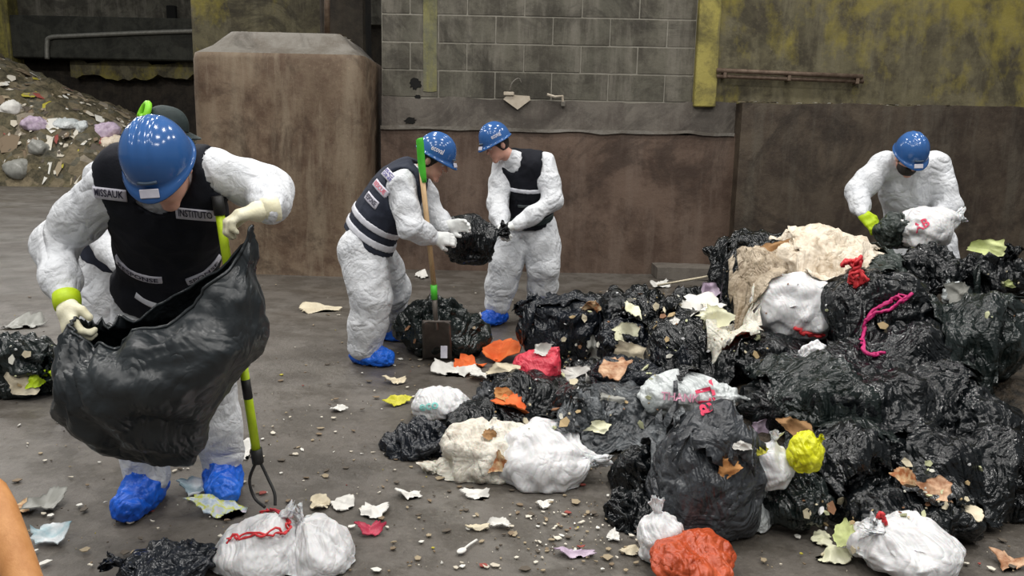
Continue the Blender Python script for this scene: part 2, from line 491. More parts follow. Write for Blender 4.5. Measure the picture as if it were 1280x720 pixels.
# yellow painted vertical stripe remains on block wall
sx0, sx1 = X_at(529, WY), X_at(546, WY)
slab_z0, slab_z1 = Z_at(535, 116, WY), Z_at(535, 62, WY)
YST = wall_mat('faded_yellow_paint', lin((119, 115, 71)), lin((132, 128, 78)), lin((94, 93, 75)), lin((101, 100, 85)), .7)
slab(sx0, sx1, slab_z0, slab_z1+1.5, WY+.006, WY+.02, .03, 10, 3).put('paint_stripe', YST, wall)
# holes knocked through the blocks: flat ragged patches whose near-black colour paints the shade inside
def ragged(cx, cz, rx, rz, y, n=22, seed=0, depth=.05):
    r = np.random.RandomState(seed); a = np.linspace(0, 2*math.pi, n, endpoint=False); q = .65+.5*r.rand(n)
    ring = np.stack([cx+rx*q*np.cos(a), np.full(n, y), cz+rz*q*np.sin(a)], 1); inner = ring.copy()
    inner[:, 0] = cx+(ring[:, 0]-cx)*.8; inner[:, 2] = cz+(ring[:, 2]-cz)*.8; 
    back = inner.copy(); back[:, 1] = y+depth
    ring2 = ring.copy(); ring2[:, 1] = y+.03
    V = np.vstack([ring2, inner+np.array([0, -.004, 0]), back, [[cx, y+depth, cz]]])
    F = []
    for i in range(n):
        j = (i+1) % n
        F += [(i, j, n+j, n+i), (n+i, n+j, 2*n+j, 2*n+i), (2*n+i, 2*n+j, 3*n)]
    return MB().add(V, F)
HOLLOW_SHADE = plain('painted_hollow_shade', (.004, .004, .004), (.008, .007, .006), .95, 20, 0)  # near-black colour stands in for the shade inside hollows
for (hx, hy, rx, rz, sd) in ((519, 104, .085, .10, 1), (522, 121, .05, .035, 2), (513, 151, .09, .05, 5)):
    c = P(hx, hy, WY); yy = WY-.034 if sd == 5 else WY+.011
    ragged(c[0], c[2], rx, rz, yy, seed=sd, depth=-.001).put('painted_hole_shade', HOLLOW_SHADE, wall)
# broken tile of render hanging from the wall
c0 = P(645, 122, WY-.05)
t3 = thing('hanging_board', 'pale diamond-shaped broken panel hanging on the block wall', 'panel', P(645, 138, WY-.05))
PANEL = plain('cream_board', lin((172, 160, 142)), lin((190, 180, 164)), .8, 9, .3, 50)
pp = [(629, 124), (636, 117), (646, 119), (662, 120), (663, 125), (647, 137), (640, 132)]
Vf = np.array([P(x, y, WY-.07) for x, y in pp]); Vb = Vf+np.array([0, .025, 0]); m = len(pp)
F = [tuple(range(m))[::-1], tuple(range(m, 2*m))]+[(i, (i+1) % m, m+(i+1) % m, m+i) for i in range(m)]
put('board_face', np.vstack([Vf, Vb]), F, PANEL, t3, smooth=False)
MB().box(P(636, 117, WY-.08), (.12, .03, .04), bev=.005).put('clip', PANEL, t3)
MB().tube(spline([P(637, 115, WY-.05), P(640, 104, WY-.06), P(648, 98, WY-.05), P(652, 104, WY-.04)], 14), .008, 6).put('wire', W_TOP, t3, smooth=True)
t3 = thing('broken_bracket', 'small pale broken bracket on the block wall beside the diamond panel', 'bracket', P(703, 135, WY-.05))
MB().tube([P(684, 118, WY-.05), P(694, 121, WY-.07), P(703, 120, WY-.07), P(704, 133, WY-.05)], .016, 6).put('bent_strip', PANEL, t3)
MB().box(P(704, 130, WY-.06), (.05, .04, .06), bev=.008).put('stub', W_TOP, t3)
# double steel pipe rail on the right wall
RUST = plain('rusty_steel', lin((82, 66, 54)), lin((112, 96, 82)), .6, 14, .3, 50, metal=.3)
t4 = thing('pipe_rail', 'rusty double pipe rail fixed on the yellow stained wall', 'pipe', P(985, 97, WY-.12))
MB().tube([P(896, 88, WY-.12), P(1078, 96, WY-.12)], .028, 10).put('pipe', RUST, t4, smooth=True)
MB().tube([P(896, 95, WY-.10), P(1079, 102, WY-.10)], .024, 10).put('pipe', RUST, t4, smooth=True)
for q in (905, 985, 1070):
    MB().box(P(q, 92+(q-905)*.045, WY-.08), (.04, .12, .11), bev=.006).put('bracket', RUST, t4)
# concrete kerb at the wall foot
kb = struct('trim_3', slab(X_at(818, WY-.3, 335), X_at(985, WY-.3, 335), 0, .13, WY-.5, WY-.05, .012, 40, 14), W_SMOOTH)
kb['label'] = 'low grey concrete kerb at the foot of the back wall'

# the big chamfered pier
py0 = 8.9
pxl, pxr = P(238, 200, py0)[0], P(457, 200, py0)[0]
zt, ztt = Z_at(350, 66, py0), Z_at(350, 66, py0)+.26
cx = (pxl+pxr)/2; w = pxr-pxl; dd = 2.2
def rrect(wx, wy, r, n=6):
    out = []
    for (sx, sy, a0) in ((1, -1, -90), (1, 1, 0), (-1, 1, 90), (-1, -1, 180)):
        for q in range(n+1):
            a = math.radians(a0+90*q/n); out.append((sx*(wx/2-r)+r*math.cos(a), sy*(wy/2-r)+r*math.sin(a)))
    return np.array(out)
rings = []
for (z, s, r) in ((-.02, 1.04, .24), (.1, 1.02, .24), (.5, 1, .23), (1.0, 1, .22), (1.5, .995, .22), (2.0, .99, .22), (zt-.06, .985, .22), (zt, .965, .2), (zt+.10, .80, .18), (zt+.2, .70, .16), (ztt, .64, .15)):
    q = rrect(w*s, dd*s, r*s); rings.append(np.column_stack([q[:, 0]+cx, q[:, 1]+py0+dd/2, np.full(len(q), z)]))
nr_, ns_ = len(rings), len(rings[0])
V = np.vstack(rings); F = [(i*ns_+j, i*ns_+(j+1) % ns_, (i+1)*ns_+(j+1) % ns_, (i+1)*ns_+j) for i in range(nr_-1) for j in range(ns_)]
F.append(tuple(range((nr_-1)*ns_, nr_*ns_)))
V[:, :2] += .018*np.stack([fbm(V*2, 3, 3), fbm(V*2+7, 4, 3)], 1)
top_from = 7*ns_
fm = [1 if min(f) >= top_from else 0 for f in F]
me = mesh_data('concrete_pier', V-np.array([cx, py0, 0]), F, True, None, fm, [W_PIER, W_TOP])
o = bpy.data.objects.new('concrete_pier', me); COL.objects.link(o); o.location = (cx, py0, 0); ORG[o.name] = np.array([cx, py0, 0])
o['label'] = 'massive brown chamfered concrete pier in front of the back wall'; o['category'] = 'pier'
PIER = o
# post standing on the pier
tp = thing('steel_post', 'thin brown post rising from the top of the concrete pier', 'post', P(409, 46, py0+1.0))
MB().tube([P(409, 44.5, py0+1.0), P(409, -60, py0+1.0)], .035, 10).put('shaft', RUST, tp, smooth=True)
MB().box(P(409, 45, py0+1.0), (.16, .16, .03), bev=.005).put('base_plate', RUST, tp)
# brownish wall strip just behind the pier, next to the blocks
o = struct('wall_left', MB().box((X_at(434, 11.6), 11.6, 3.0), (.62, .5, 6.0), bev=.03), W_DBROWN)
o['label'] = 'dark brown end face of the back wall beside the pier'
# far yellow wall seen above the pier
mb = MB().box((-5.2, 15.0, 3.5), (9.0, .3, 7.0))
mb = MB().box((P(345, 20, 15)[0], 15.0, 3.5), (P(424, 20, 15)[0]-P(262, 20, 15)[0]+.6, .3, 7.0))
o = struct('wall_side', mb, W_YEL); o['label'] = 'mouldy yellow wall seen above the concrete pier'
# far end of the hall on the left
FY = 31.0
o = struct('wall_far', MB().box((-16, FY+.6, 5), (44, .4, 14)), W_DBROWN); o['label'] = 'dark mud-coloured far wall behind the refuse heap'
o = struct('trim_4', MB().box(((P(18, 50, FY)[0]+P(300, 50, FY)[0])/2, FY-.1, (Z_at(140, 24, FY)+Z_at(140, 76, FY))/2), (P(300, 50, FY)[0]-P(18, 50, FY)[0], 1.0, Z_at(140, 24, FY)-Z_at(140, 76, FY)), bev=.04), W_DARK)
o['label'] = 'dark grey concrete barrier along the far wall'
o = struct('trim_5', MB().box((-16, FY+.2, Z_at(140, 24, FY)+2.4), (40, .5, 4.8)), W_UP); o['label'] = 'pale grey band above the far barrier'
o = struct('trim_6', MB().box((P(6, 45, FY)[0]-1.0, FY-.3, (Z_at(8, 10, FY)+Z_at(8, 74, FY))/2), (P(17, 45, FY)[0]-P(-90, 45, FY)[0], .8, Z_at(8, 10, FY)-Z_at(8, 74, FY)+.6), bev=.03), YELLOW)
o['label'] = 'yellow painted end of the far barrier at left'
# mouldy strip below the barrier
o = struct('trim_7', slab(P(90, 90, FY)[0], P(300, 90, FY)[0], Z_at(190, 97, FY), Z_at(190, 78, FY), FY-.1, FY+.5, .15, 30, 6), W_YEL)
o['label'] = 'mouldy yellow strip below the far barrier'
GALV = plain('galvanised_pipe', lin((120, 118, 110)), lin((140, 138, 130)), .5, 10, .2, 40, metal=.4)
tr = thing('pipe_railing', 'long grey bent pipe railing on the far dark barrier', 'pipe', P(60, 74, FY-1))
MB().tube(spline([P(59, 74, FY-.66), P(59, 55, FY-.66), P(63, 47, FY-.66), P(90, 45, FY-.66), P(180, 41, FY-.66), P(272, 38, FY-.66)], 40), .085, 8).put('rail', GALV, tr, smooth=True)
MB().box(P(265, 30, FY-.66), (.22, .22, 1.2), bev=.02).put('post', GALV, tr)
o = thing('wall_opening', 'small dark square opening in the grey band above the far barrier', 'opening', P(215, 22, FY-.2))
MB().box(P(215, 16, FY-.1), (.34, .2, .5), bev=.02).put('cover', HOLLOW_SHADE, o)  # solid black box, the opening's inner shade painted as its colour
# ================================================================== PEOPLE
SUIT = NT('white_coverall')
_c = SUIT.ramp(SUIT.noise(6, 5, .6), [(.3, lin((204, 207, 212))), (.7, lin((224, 226, 229)))])
_n = SUIT.bump(SUIT.noise(13, 5, .6, dist=.6), .5, .03); _n = SUIT.bump(SUIT.ridge(5, 2, .8), .5, .12, _n); _n = SUIT.bump(SUIT.ridge(12, 2, .8), .3, .05, _n)
SUIT = SUIT.fin(_c, .62, _n, .3)
VEST = plain('black_vest_fabric', (.006, .007, .011), (.012, .013, .019), .8, 9, .4, 90, spec=.2)
NAVY = plain('navy_vest_fabric', lin((38, 42, 54)), lin((50, 54, 66)), .8, 9, .4, 90, spec=.2)
REFL = plain('silver_reflective_tape', lin((196, 198, 206)), lin((214, 215, 222)), .4, 20, .1, 120)
PATCH = plain('white_name_patch', lin((188, 186, 198)), lin((206, 204, 214)), .6, 20, .1, 120)
INK = plain('dark_print', (.012, .01, .03), (.02, .018, .04), .7, 20, 0)
INKP = plain('purple_print', lin((84, 78, 140)), lin((104, 98, 160)), .7, 20, 0)
INKR = plain('red_print', lin((200, 92, 110)), lin((214, 110, 126)), .7, 20, 0)
SKIN = plain('skin', lin((196, 146, 128)), lin((212, 164, 146)), .5, 8, .1, 90, sss=.1)
HAIR = plain('dark_hair', (.012, .009, .008), (.03, .022, .018), .6, 30, .6, 120, stretch=(3, 3, .5))
EYEW = plain('eye_white', (.7, .68, .66), (.75, .73, .7), .3, 5, 0)
BLUE = NT('blue_hard_hat_plastic'); 
_c = BLUE.ramp(BLUE.noise(4, 3, .5), [(.3, lin((42, 84, 142))), (.7, lin((54, 98, 158)))])
BLUE = BLUE.fin(_c, .16, None, .5)
BOOTIE = film('blue_shoe_cover_film', lin((14, 84, 200)), lin((34, 112, 226)), .38, cr=.7)
CREAM = plain('cream_work_glove', lin((222, 216, 184)), lin((236, 232, 206)), .75, 16, .5, 60)
LIME = plain('lime_yellow', lin((176, 205, 20)), lin((196, 222, 40)), .5, 16, .2, 60)
GWHITE = plain('white_work_glove', lin((226, 228, 226)), lin((238, 240, 238)), .7, 16, .4, 60)
LGREEN = plain('lime_green', lin((120, 200, 30)), lin((140, 216, 46)), .5, 16, .2, 60)
DKFAB = plain('dark_cap_fabric', lin((26, 38, 38)), lin((38, 50, 50)), .7, 16, .3, 60)

def dig(sdf, off, Pts, N, far=.25):
    """walk from the points against direction N until the field falls to off"""
    X = Pts+far*N; 
    for _ in range(40):
        d = sdf(X)-off; X = X-np.clip(d, -.05, .03)[:, None]*N*.9
    return X
def decal(name, sdf, off, c, u, v, w, h, mat, parent, nu=12, nv=5, thick=.004, bend=0.0):
    """patch of tape laid on the surface"""
    u = nrm(u); n = nrm(np.cross(u, v)); v = np.cross(n, u)
    a = np.linspace(-w/2, w/2, nu); b = np.linspace(-h/2, h/2, nv); A, B = np.meshgrid(a, b, indexing='ij')
    Q = np.asarray(c)+A.ravel()[:, None]*u+(B.ravel()+bend*(A.ravel()/(w/2))**2)[:, None]*v
    T = dig(sdf, off+thick, Q, n); Bk = dig(sdf, off-.008, Q, n)
    bad = np.abs(sdf(T)-off) > .03
    m = nu*nv; F = []
    for i in range(nu-1):
        for j in range(nv-1):
            q = (i*nv+j, (i+1)*nv+j, (i+1)*nv+j+1, i*nv+j+1); F.append(q); F.append(tuple(m+x for x in q[::-1]))
    edge = [i*nv for i in range(nu)]+[(nu-1)*nv+j for j in range(1, nv)]+[i*nv+nv-1 for i in range(nu-2, -1, -1)]+[j for j in range(nv-2, 0, -1)]
    for i in range(len(edge)):
        p, q = edge[i], edge[(i+1) % len(edge)]; F.append((p, m+p, m+q, q))
    F = [f for f in F if not any(bad[x % m] for x in f)]
    return put(name, np.vstack([T, Bk]), F, mat, parent)
def text_mesh(s, size):
    cu = bpy.data.curves.new('t', 'FONT'); cu.body = s; cu.size = size; cu.align_x = 'CENTER'; cu.align_y = 'CENTER'; cu.resolution_u = 2; cu.offset = size*.02
    ob = bpy.data.objects.new('t', cu); COL.objects.link(ob); bpy.context.view_layer.update()
    me = bpy.data.meshes.new_from_object(ob.evaluated_get(bpy.context.evaluated_depsgraph_get()))
    V = np.array([v.co[:] for v in me.vertices]); F = [tuple(p.vertices) for p in me.polygons]
    bpy.data.objects.remove(ob); bpy.data.meshes.remove(me); bpy.data.curves.remove(cu)
    return V, F
def lettering(name, s, size, sdf, off, c, u, v, mat, parent, width=None, bend=0.0, bw=1.0):
    V, F = text_mesh(s, size); u = nrm(u); n = nrm(np.cross(u, v)); v = np.cross(n, u)
    if width: V[:, 0] *= width/(V[:, 0].max()-V[:, 0].min())
    Q = np.asarray(c)+V[:, 0:1]*u+(V[:, 1]+bend*(V[:, 0]/(bw/2))**2)[:, None]*v
    X = dig(sdf, off, Q, n); bad = np.abs(sdf(X)-off) > .03
    return put(name, X, [f for f in F if not any(bad[x] for x in f)], mat, parent, smooth=False)

def crumple_v(V, F, amp, cell, seed, M=None):
    return V+vnormals(V, F)*(amp*creases(V, cell, seed, M))[:, None]

def hand(name, wrist, d, palm, side, parent, mat, curl=1.0, cuff_mat=None, s=1.0, spread=.0, thumb_out=.6):
    """glove: d = wrist to knuckles, palm = the way the palm faces, side = +1/-1 the side the thumb leaves from"""
    d = nrm(d); palm = np.asarray(palm, float); palm = nrm(palm-d*np.dot(palm, d)); sx = np.cross(d, palm)*side
    f = SDF(.012*s); w = np.asarray(wrist, float)
    K = w+d*.085*s
    f.rc(w-d*.01, w+d*.03*s, .030*s, .034*s)
    for o in (-.027, -.009, .009, .027): f.rc(w+d*.02*s+sx*o*.7*s, K+sx*o*s, .021*s, .0165*s)
    L = {.03: (.042, .026, .02), .01: (.046, .03, .022), -.01: (.044, .028, .021), -.03: (.034, .02, .018)}
    for o, (l1, l2, l3) in L.items():
        p = K+sx*o*s; ang = .35*curl; r = .0125*s if o > -.025 else .011*s
        for i, l in enumerate((l1, l2, l3)):
            dr = d*math.cos(ang)+palm*math.sin(ang)+sx*spread*o*8; q = p+nrm(dr)*l*s; f.rc(p, q, r, r*.93, .006*s); p = q; ang += .75*curl; r *= .94
    b = w+d*.03*s+sx*.028*s; q = b+nrm(d*.7+sx*thumb_out+palm*.35)*.045*s; f.rc(b, q, .018*s, .0145*s); e = q+nrm(d*.8+palm*.55+sx*.1)*.034*s; f.rc(q, e, .014*s, .012*s, .006)
    lo, hi = f.bbox(.015); V, F = surface(f, lo, hi, .0055*s); V = relax(V, F, 1, .4)
    g = put(name, V, F, mat, parent)
    if cuff_mat:
        put('cuff', *lathe_between(w-d*.035*s, w+d*.014*s, [.041*s, .042*s, .039*s], 18), cuff_mat, g)
    return g
def lathe_between(a, b, rad, n=16, close=True):
    a = np.asarray(a); b = np.asarray(b); R = frame_from(b-a); m = len(rad); V = []
    for i, r in enumerate(rad):
        c = a+(b-a)*i/(m-1)
        for j in range(n): V.append(c+r*(R[:, 0]*math.cos(6.28318*j/n)+R[:, 1]*math.sin(6.28318*j/n)))
    F = [(i*n+j, i*n+(j+1) % n, (i+1)*n+(j+1) % n, (i+1)*n+j) for i in range(m-1) for j in range(n)]
    if close: F += [tuple(range(n-1, -1, -1)), tuple(range((m-1)*n, m*n))]
    return V, F

def hard_hat(c, up, face, parent, s=1.0, emblem=True, logo=None):
    """shell with brim, visor, three crest ribs; c = centre of the head"""
    up = nrm(up); face = np.asarray(face, float); fr = nrm(face-up*np.dot(face, up)); rt = np.cross(fr, up)
    nt, nu = 64, 26; V = []
    for i in range(nu+1):
        t = i/nu; el = t*math.pi/2
        for j in range(nt):
            a = 2*math.pi*j/nt; ca, sa = math.cos(a), math.sin(a)      # a = 0 is the front
            rx, ry, h = .112, .135, .142
            x = rx*sa*math.cos(el)**.82; y = ry*ca*math.cos(el)**.82; z = h*math.sin(el)**.95
            # crest ribs from front to back over the top
            rib = 0
            for cx_, wd in ((0, .010), (.034, .008), (-.034, .008)):
                rib += .0055*math.exp(-((x-cx_)/wd)**2)
            if z > .04: k = min(1, (z-.04)/.04)*(1-abs(y)/.16); x += 0; z += rib*k*1.3
            V.append((x, y, z))
    base = len(V)
    # brim: out, down, and back under
    for (o, dz, fv) in ((.004, -.004, .3), (.009, -.010, 1.0), (.007, -.016, 1.0), (-.006, -.012, .2), (-.012, .03, 0)):
        for j in range(nt):
            a = 2*math.pi*j/nt; ca, sa = math.cos(a), math.sin(a); vis = max(0, ca)**2.2
            x = (.112+o)*sa; y = (.135+o)*ca+.034*vis*fv; V.append((x, y, dz-.012*vis*fv))
    F = [(i*nt+(j+1) % nt, i*nt+j, (i+1)*nt+j, (i+1)*nt+(j+1) % nt) for i in range(nu) for j in range(nt)]
    r0 = 0
    for q in range(5):
        r1 = base+q*nt
        F += [(r0+j, r0+(j+1) % nt, r1+(j+1) % nt, r1+j) for j in range(nt)]; r0 = r1
    V = np.array(V)*s; M = np.stack([rt, fr, up], 1); org = np.asarray(c)+up*.022*s
    hat = put('hard_hat', V@M.T+org, F, BLUE, parent)
    mb = MB(); W = np.array([(x, y, z) for z in (-.0145, .006) for x in (-.024, .024) for y in (.166, .172)])
    mb.box((0, .171, -.020), (.05, .006, .022), np.array(Euler((.5, 0, 0)).to_matrix()), .002)
    if emblem:
        m2 = MB().box((0, .154, -.002), (.062, .006, .030), np.array(Euler((.7, 0, 0)).to_matrix()), .002)
        put('front_sticker', (m2.V()*s)@M.T+org, m2.f, PATCH, hat, smooth=False)
        m3 = MB(); a = np.linspace(-.03, .03, 9)
        m3.tube([(x, .131*math.sqrt(max(0, 1-(x/.112)**2))+.0045, .026) for x in a], .006, 6)
        put('brand_plate', (m3.V()*s)@M.T+org, m3.f, plain('slate_emblem', lin((70, 86, 104)), None, .4, 9, 0), hat)
    if logo:
        f = lambda X: np.linalg.norm(((X-org)@M)/s/np.array([.112, .135, .142]), axis=1)*.12-.12
        for sd in (1, -1):
            n = nrm(M@np.array([sd*.9, .25, .42])); v = nrm(up-n*np.dot(up, n)); u = np.cross(v, n)
            try: lettering('logo', logo, .05*s, f, .004, org+n*.1*s, u, v, PATCH, hat, .085*s)
            except Exception: pass
    # sweat-band and strap inside
    mi = MB(); a = np.linspace(0, 2*math.pi, 30)
    mi.tube([(.098*math.sin(q), .118*math.cos(q), -.006) for q in a], .008, 6, cap=False)
    put('head_band', (mi.V()*s)@M.T+org, mi.f, INK, hat)
    return hat

def cap(c, up, face, parent):
    up = nrm(up); fr = nrm(np.asarray(face)-up*np.dot(face, up)); rt = np.cross(fr, up); M = np.stack([rt, fr, up], 1); V = []; nt, nu = 40, 14
    for i in range(nu+1):
        el = i/nu*math.pi/2
        for j in range(nt):
            a = 2*math.pi*j/nt; V.append((.092*math.sin(a)*math.cos(el)**.8, .112*math.cos(a)*math.cos(el)**.8, .11*math.sin(el)))
    F = [(i*nt+(j+1) % nt, i*nt+j, (i+1)*nt+j, (i+1)*nt+(j+1) % nt) for i in range(nu) for j in range(nt)]
    org = np.asarray(c)+up*.045
    h = put('cap', np.array(V)@M.T+org, F, DKFAB, parent)
    # bill
    V = []; n = 13
    for k in (0, 1):
        for r in (0, .5, 1):
            for i in range(n):
                a = (i/(n-1)-.5)*2.0; V.append((math.sin(a)*.092*(1-.12*r), .112*math.cos(a)*.95+r*(.075*math.cos(a*1.1)), .004-k*.005-.02*r+.0*a-.014*abs(a)))
    F = []
    for k in (0, 1):
        for r in (0, 1):
            for i in range(n-1):
                q = (k*3*n+r*n+i, k*3*n+r*n+i+1, k*3*n+(r+1)*n+i+1, k*3*n+(r+1)*n+i); F.append(q if k else q[::-1])
    F += [(2*n+i, 2*n+i+1, 5*n+i+1, 5*n+i) for i in range(n-1)]
    put('bill', np.array(V)@M.T+org, F, DKFAB, h)
    # lime strap loop at the back
    a = np.linspace(-.2, math.pi+.2, 16)
    mb = MB().tube([(.05*math.cos(q), -.118+.012*math.sin(q), .035+.062*math.sin(q)) for q in a], .017, 8)
    put('strap_loop', mb.V()@M.T+org, mb.f, LGREEN, h)
    mb = MB().box((0, -.108, .015), (.13, .04, .06), None, .01)
    put('rear_band', mb.V()@M.T+org, mb.f, LGREEN, h)
    return h

def person(label, J, base, group, vest=None, glove=None, hat='hard', head_up=(0, 0, 1), face=(0, -1, 0), stripes=None, bulk=1.0, h=.0125, seed=1, beard=False, logo=None, hand_opt=None, feet=None, hem=.0, cuffs=True, collar=True, legs=1.0):
    t = thing('person', label, 'person', base, group)
    J = {k: np.asarray(v, float) for k, v in J.items()}
    sh = (J['sL']+J['sR'])/2; hp = (J['hL']+J['hR'])/2
    spine = sh-hp; R = frame_from(spine, J['sR']-J['sL'])            # x = towards the R shoulder, z = up the spine
    fwd = nrm(np.asarray(J['chestdir'])-R[:, 2]*np.dot(J['chestdir'], R[:, 2])); R = np.stack([np.cross(fwd, R[:, 2])*1.0, fwd, R[:, 2]], 1)
    L = np.linalg.norm(spine); bk = bulk
    tor = SDF(.06)
    # pelvis, belly and chest follow a slightly rounded back
    back = -fwd*J.get('round', np.array(.03))
    cch = hp+spine*.74+back*.6; cbe = hp+spine*.40+back; cpe = hp+spine*.05
    tor.el(cpe, np.array([.185, .145, .15])*bk, R); tor.el(cbe, np.array([.172, .135, .2])*bk, R); tor.el(cch, np.array([.195, .135, .2])*bk, R)
    tor.rc(J['sL']*.85+J['sR']*.15, J['sR']*.85+J['sL']*.15, .075*bk, .075*bk)
    suit = SDF(.045); suit.p = list(tor.p)
    # arms
    for q in 'LR':
        s_, e_, w_ = J['s'+q], J['e'+q], J['w'+q]
        suit.chain([s_, s_*.45+e_*.55, e_, e_*.4+w_*.6, w_], [.083*bk, .074*bk, .068*bk, .060*bk, .045])
        hpq, k_, a_ = J['h'+q], J['k'+q], J['a'+q]
        suit.chain([hpq, hpq*.5+k_*.5, k_, k_*.45+a_*.55, a_], [.118*bk*legs, .112*bk*legs, .100*bk*legs, .098*bk*legs, .09*bk*legs])
    hc = J['head']; up = nrm(head_up); fd = nrm(np.asarray(face)-up*np.dot(face, up)); side = np.cross(fd, up); M = np.stack([side, fd, up], 1)
    nk = hc-up*.085-fd*.025
    if collar: suit.rc(sh-back*.2, sh*.45+nk*.55, .085, .068)
    lo, hi = suit.bbox(.04)
    V, F = surface(suit, lo, hi, h); V = relax(V, F, 1, .5)
    V = crumple_v(V, F, .020*bk, .20, seed, squeeze((.6, .2, .8), .4)); V = crumple_v(V, F, .007, .09, seed+5, squeeze((-.6, .1, .8), .4))
    put('coverall', V, F, SUIT, t)
    # body: head, neck and the slimmer limbs inside the suit, one surface
    b = SDF(.02)
    b.el(hc+up*.02, (.076, .094, .105), M); b.el(hc+fd*.025-up*.06, (.056, .066, .06), M); b.rc(nk, sh, .055, .06)
    b.rc(hc+fd*.09+up*.012, hc+fd*.112-up*.022, .009, .014, .012)       # nose
    b.el(hc+fd*.088-up*.058, (.026, .012, .011), M, .008)               # lips
    b.el(hc+fd*.075-up*.105, (.03, .022, .02), M, .02)                  # chin
    b.el(hc+fd*.082+up*.034, (.055, .014, .011), M, .014)               # brow
    for sd in (-1, 1): b.el(hc+side*sd*.079-fd*.005-up*.01, (.010, .02, .032), M, .008)
    b.el(cch, (.13, .08, .14), R, .06); b.el(cpe, (.12, .09, .1), R, .06); b.rc(sh, hp, .07, .07, .06); b.rc(J['sL'], J['sR'], .04, .04, .05)
    for q in 'LR':
        b.chain([J['s'+q], J['e'+q], J['w'+q]], [.045, .036, .027]); b.chain([J['h'+q], J['k'+q], J['a'+q]], [.075, .052, .04])
    lo, hi = b.bbox(.03); V, F = surface(b, lo, hi, .0105); V = relax(V, F, 1, .35)
    put('body', V, F, SKIN, t)
    for sd in (-1, 1):
        e = SDF(.01).el(hc+fd*.083+side*sd*.031+up*.006, (.012, .009, .009), M); lo, hi = e.bbox(.01); V, F = surface(e, lo, hi, .004); put('eye', V, F, EYEW if not beard else HAIR, t)
    # hair: cap of the skull behind and above
    hs = SDF(.02).el(hc+up*.022-fd*.006, (.083, .098, .108), M)
    fn = lambda X: np.maximum(hs(X), np.maximum((X-hc)@fd*.8-(X-hc)@up*.5-.035, -((X-hc)@up)-.055))
    lo, hi = hs.bbox(.02); V, F = surface(fn, lo, hi, .009); put('hair', relax(V, F, 1, .4), F, HAIR, t)
    if beard:
        bs = SDF(.02).el(hc+fd*.028-up*.062, (.066, .078, .066), M); fn = lambda X: np.maximum(bs(X), np.maximum((X-hc)@up+.03, -((X-hc)@fd)+.0))
        lo, hi = bs.bbox(.02); V, F = surface(fn, lo, hi, .008); put('beard', relax(V, F, 1, .4), F, HAIR, t)
    if hat == 'hard': hard_hat(hc+up*.022, up, fd, t, .98, True, logo)
    elif hat == 'cap': cap(hc, up, fd, t)
    # vest over the torso
    vs_ = None
    if vest is not None:
        hemz = hem; vt = SDF(.06); vt.p = list(tor.p); vt.rc(sh+R[:, 0]*-.12, sh+R[:, 0]*.12, .078*bk, .078*bk, .04)
        arm = SDF(.02)
        for q in 'LR':
            out = nrm(J['s'+q]-sh); arm.rc(J['s'+q]+out*.030, J['e'+q]*.75+J['s'+q]*.25+out*.05, .092*bk, .10*bk)
        neck = SDF(.02).rc(sh+fwd*.05-R[:, 2]*.0, hc, .088, .10)
        off = .028
        def vf(X):
            d = vt(X)-off; zz = (X-hp)@R[:, 2]
            return np.maximum(np.maximum(np.maximum(d, hemz-zz), -arm(X)), -neck(X))
        lo, hi = vt.bbox(.05); V, F = surface(vf, lo, hi, .011); V = relax(V, F, 2, .5); V = crumple_v(V, F, .008, .09, seed+3)
        vobj = put('vest', V, F, vest, t)
        def band(name, mat, z0, z1, keep=None):
            def bf(X):
                zz = (X-hp)@R[:, 2]; d = np.maximum(np.maximum(vt(X)-off-.007, np.abs(zz-(z0+z1)/2)-(z1-z0)/2), -arm(X)+.004)
                if keep is not None: d = np.maximum(d, -((X-hp)@(R@np.asarray(keep[:3], float)))+keep[3])
                return d
            c0 = hp+R[:, 2]*(z0+z1)/2; V, F = surface(bf, c0-.34, c0+.34, .0085); return put(name, relax(V, F, 1, .4), F, mat, vobj)
        def on(name, mat, fx, fz, w, hh, face_dir, tilt=0.0, txt=None, ink=None, bend=0.0, tsize=None, rows=None):
            """tape or patch at (sideways fx, along the spine fz) seen along face_dir in the body frame"""
            face_dir = np.array(face_dir, float); face_dir[0] *= -1 if face_dir[1] > 0 else 1
            n = nrm(R@face_dir); u0 = nrm(np.cross(R[:, 2], n)); v0 = np.cross(n, u0)
            u = u0*math.cos(tilt)+v0*math.sin(tilt); v = np.cross(n, u)
            c = hp+u0*fx+v0*0+R[:, 2]*fz
            p = decal(name, vt, off+.002, c, u, v, w, hh, mat, vobj, max(8, int(w/.02)), 5, .004, bend)
            if txt:
                for r_, tx in enumerate(txt if isinstance(txt, (list, tuple)) else [txt]):
                    nr = len(txt) if isinstance(txt, (list, tuple)) else 1
                    cc = c+v*(((nr-1)/2-r_)*hh*.42)
                    lettering('lettering', tx, (tsize or hh*.85)/(1 if nr == 1 else 1.9), vt, off+.0085, cc, u, v, ink or INK, vobj, w*.86, bend, w)
            return p
        vs_ = on
        if stripes: on.band = band; stripes(on)
    hopt = hand_opt or {}
    for q in 'LR':
        w_, e_ = J['w'+q], J['e'+q]; d = J.get('d'+q, nrm(w_-e_)); ho = hopt.get(q, {})
        if ho is None: continue
        hand('glove', w_+nrm(d)*.005, d, J.get('p'+q, np.array([0, 0, -1.])), ho.get('side', 1 if q == 'L' else -1), t, glove, ho.get('curl', 1.0), ho.get('cuff'), ho.get('s', 1.08), thumb_out=ho.get('thumb', .6))
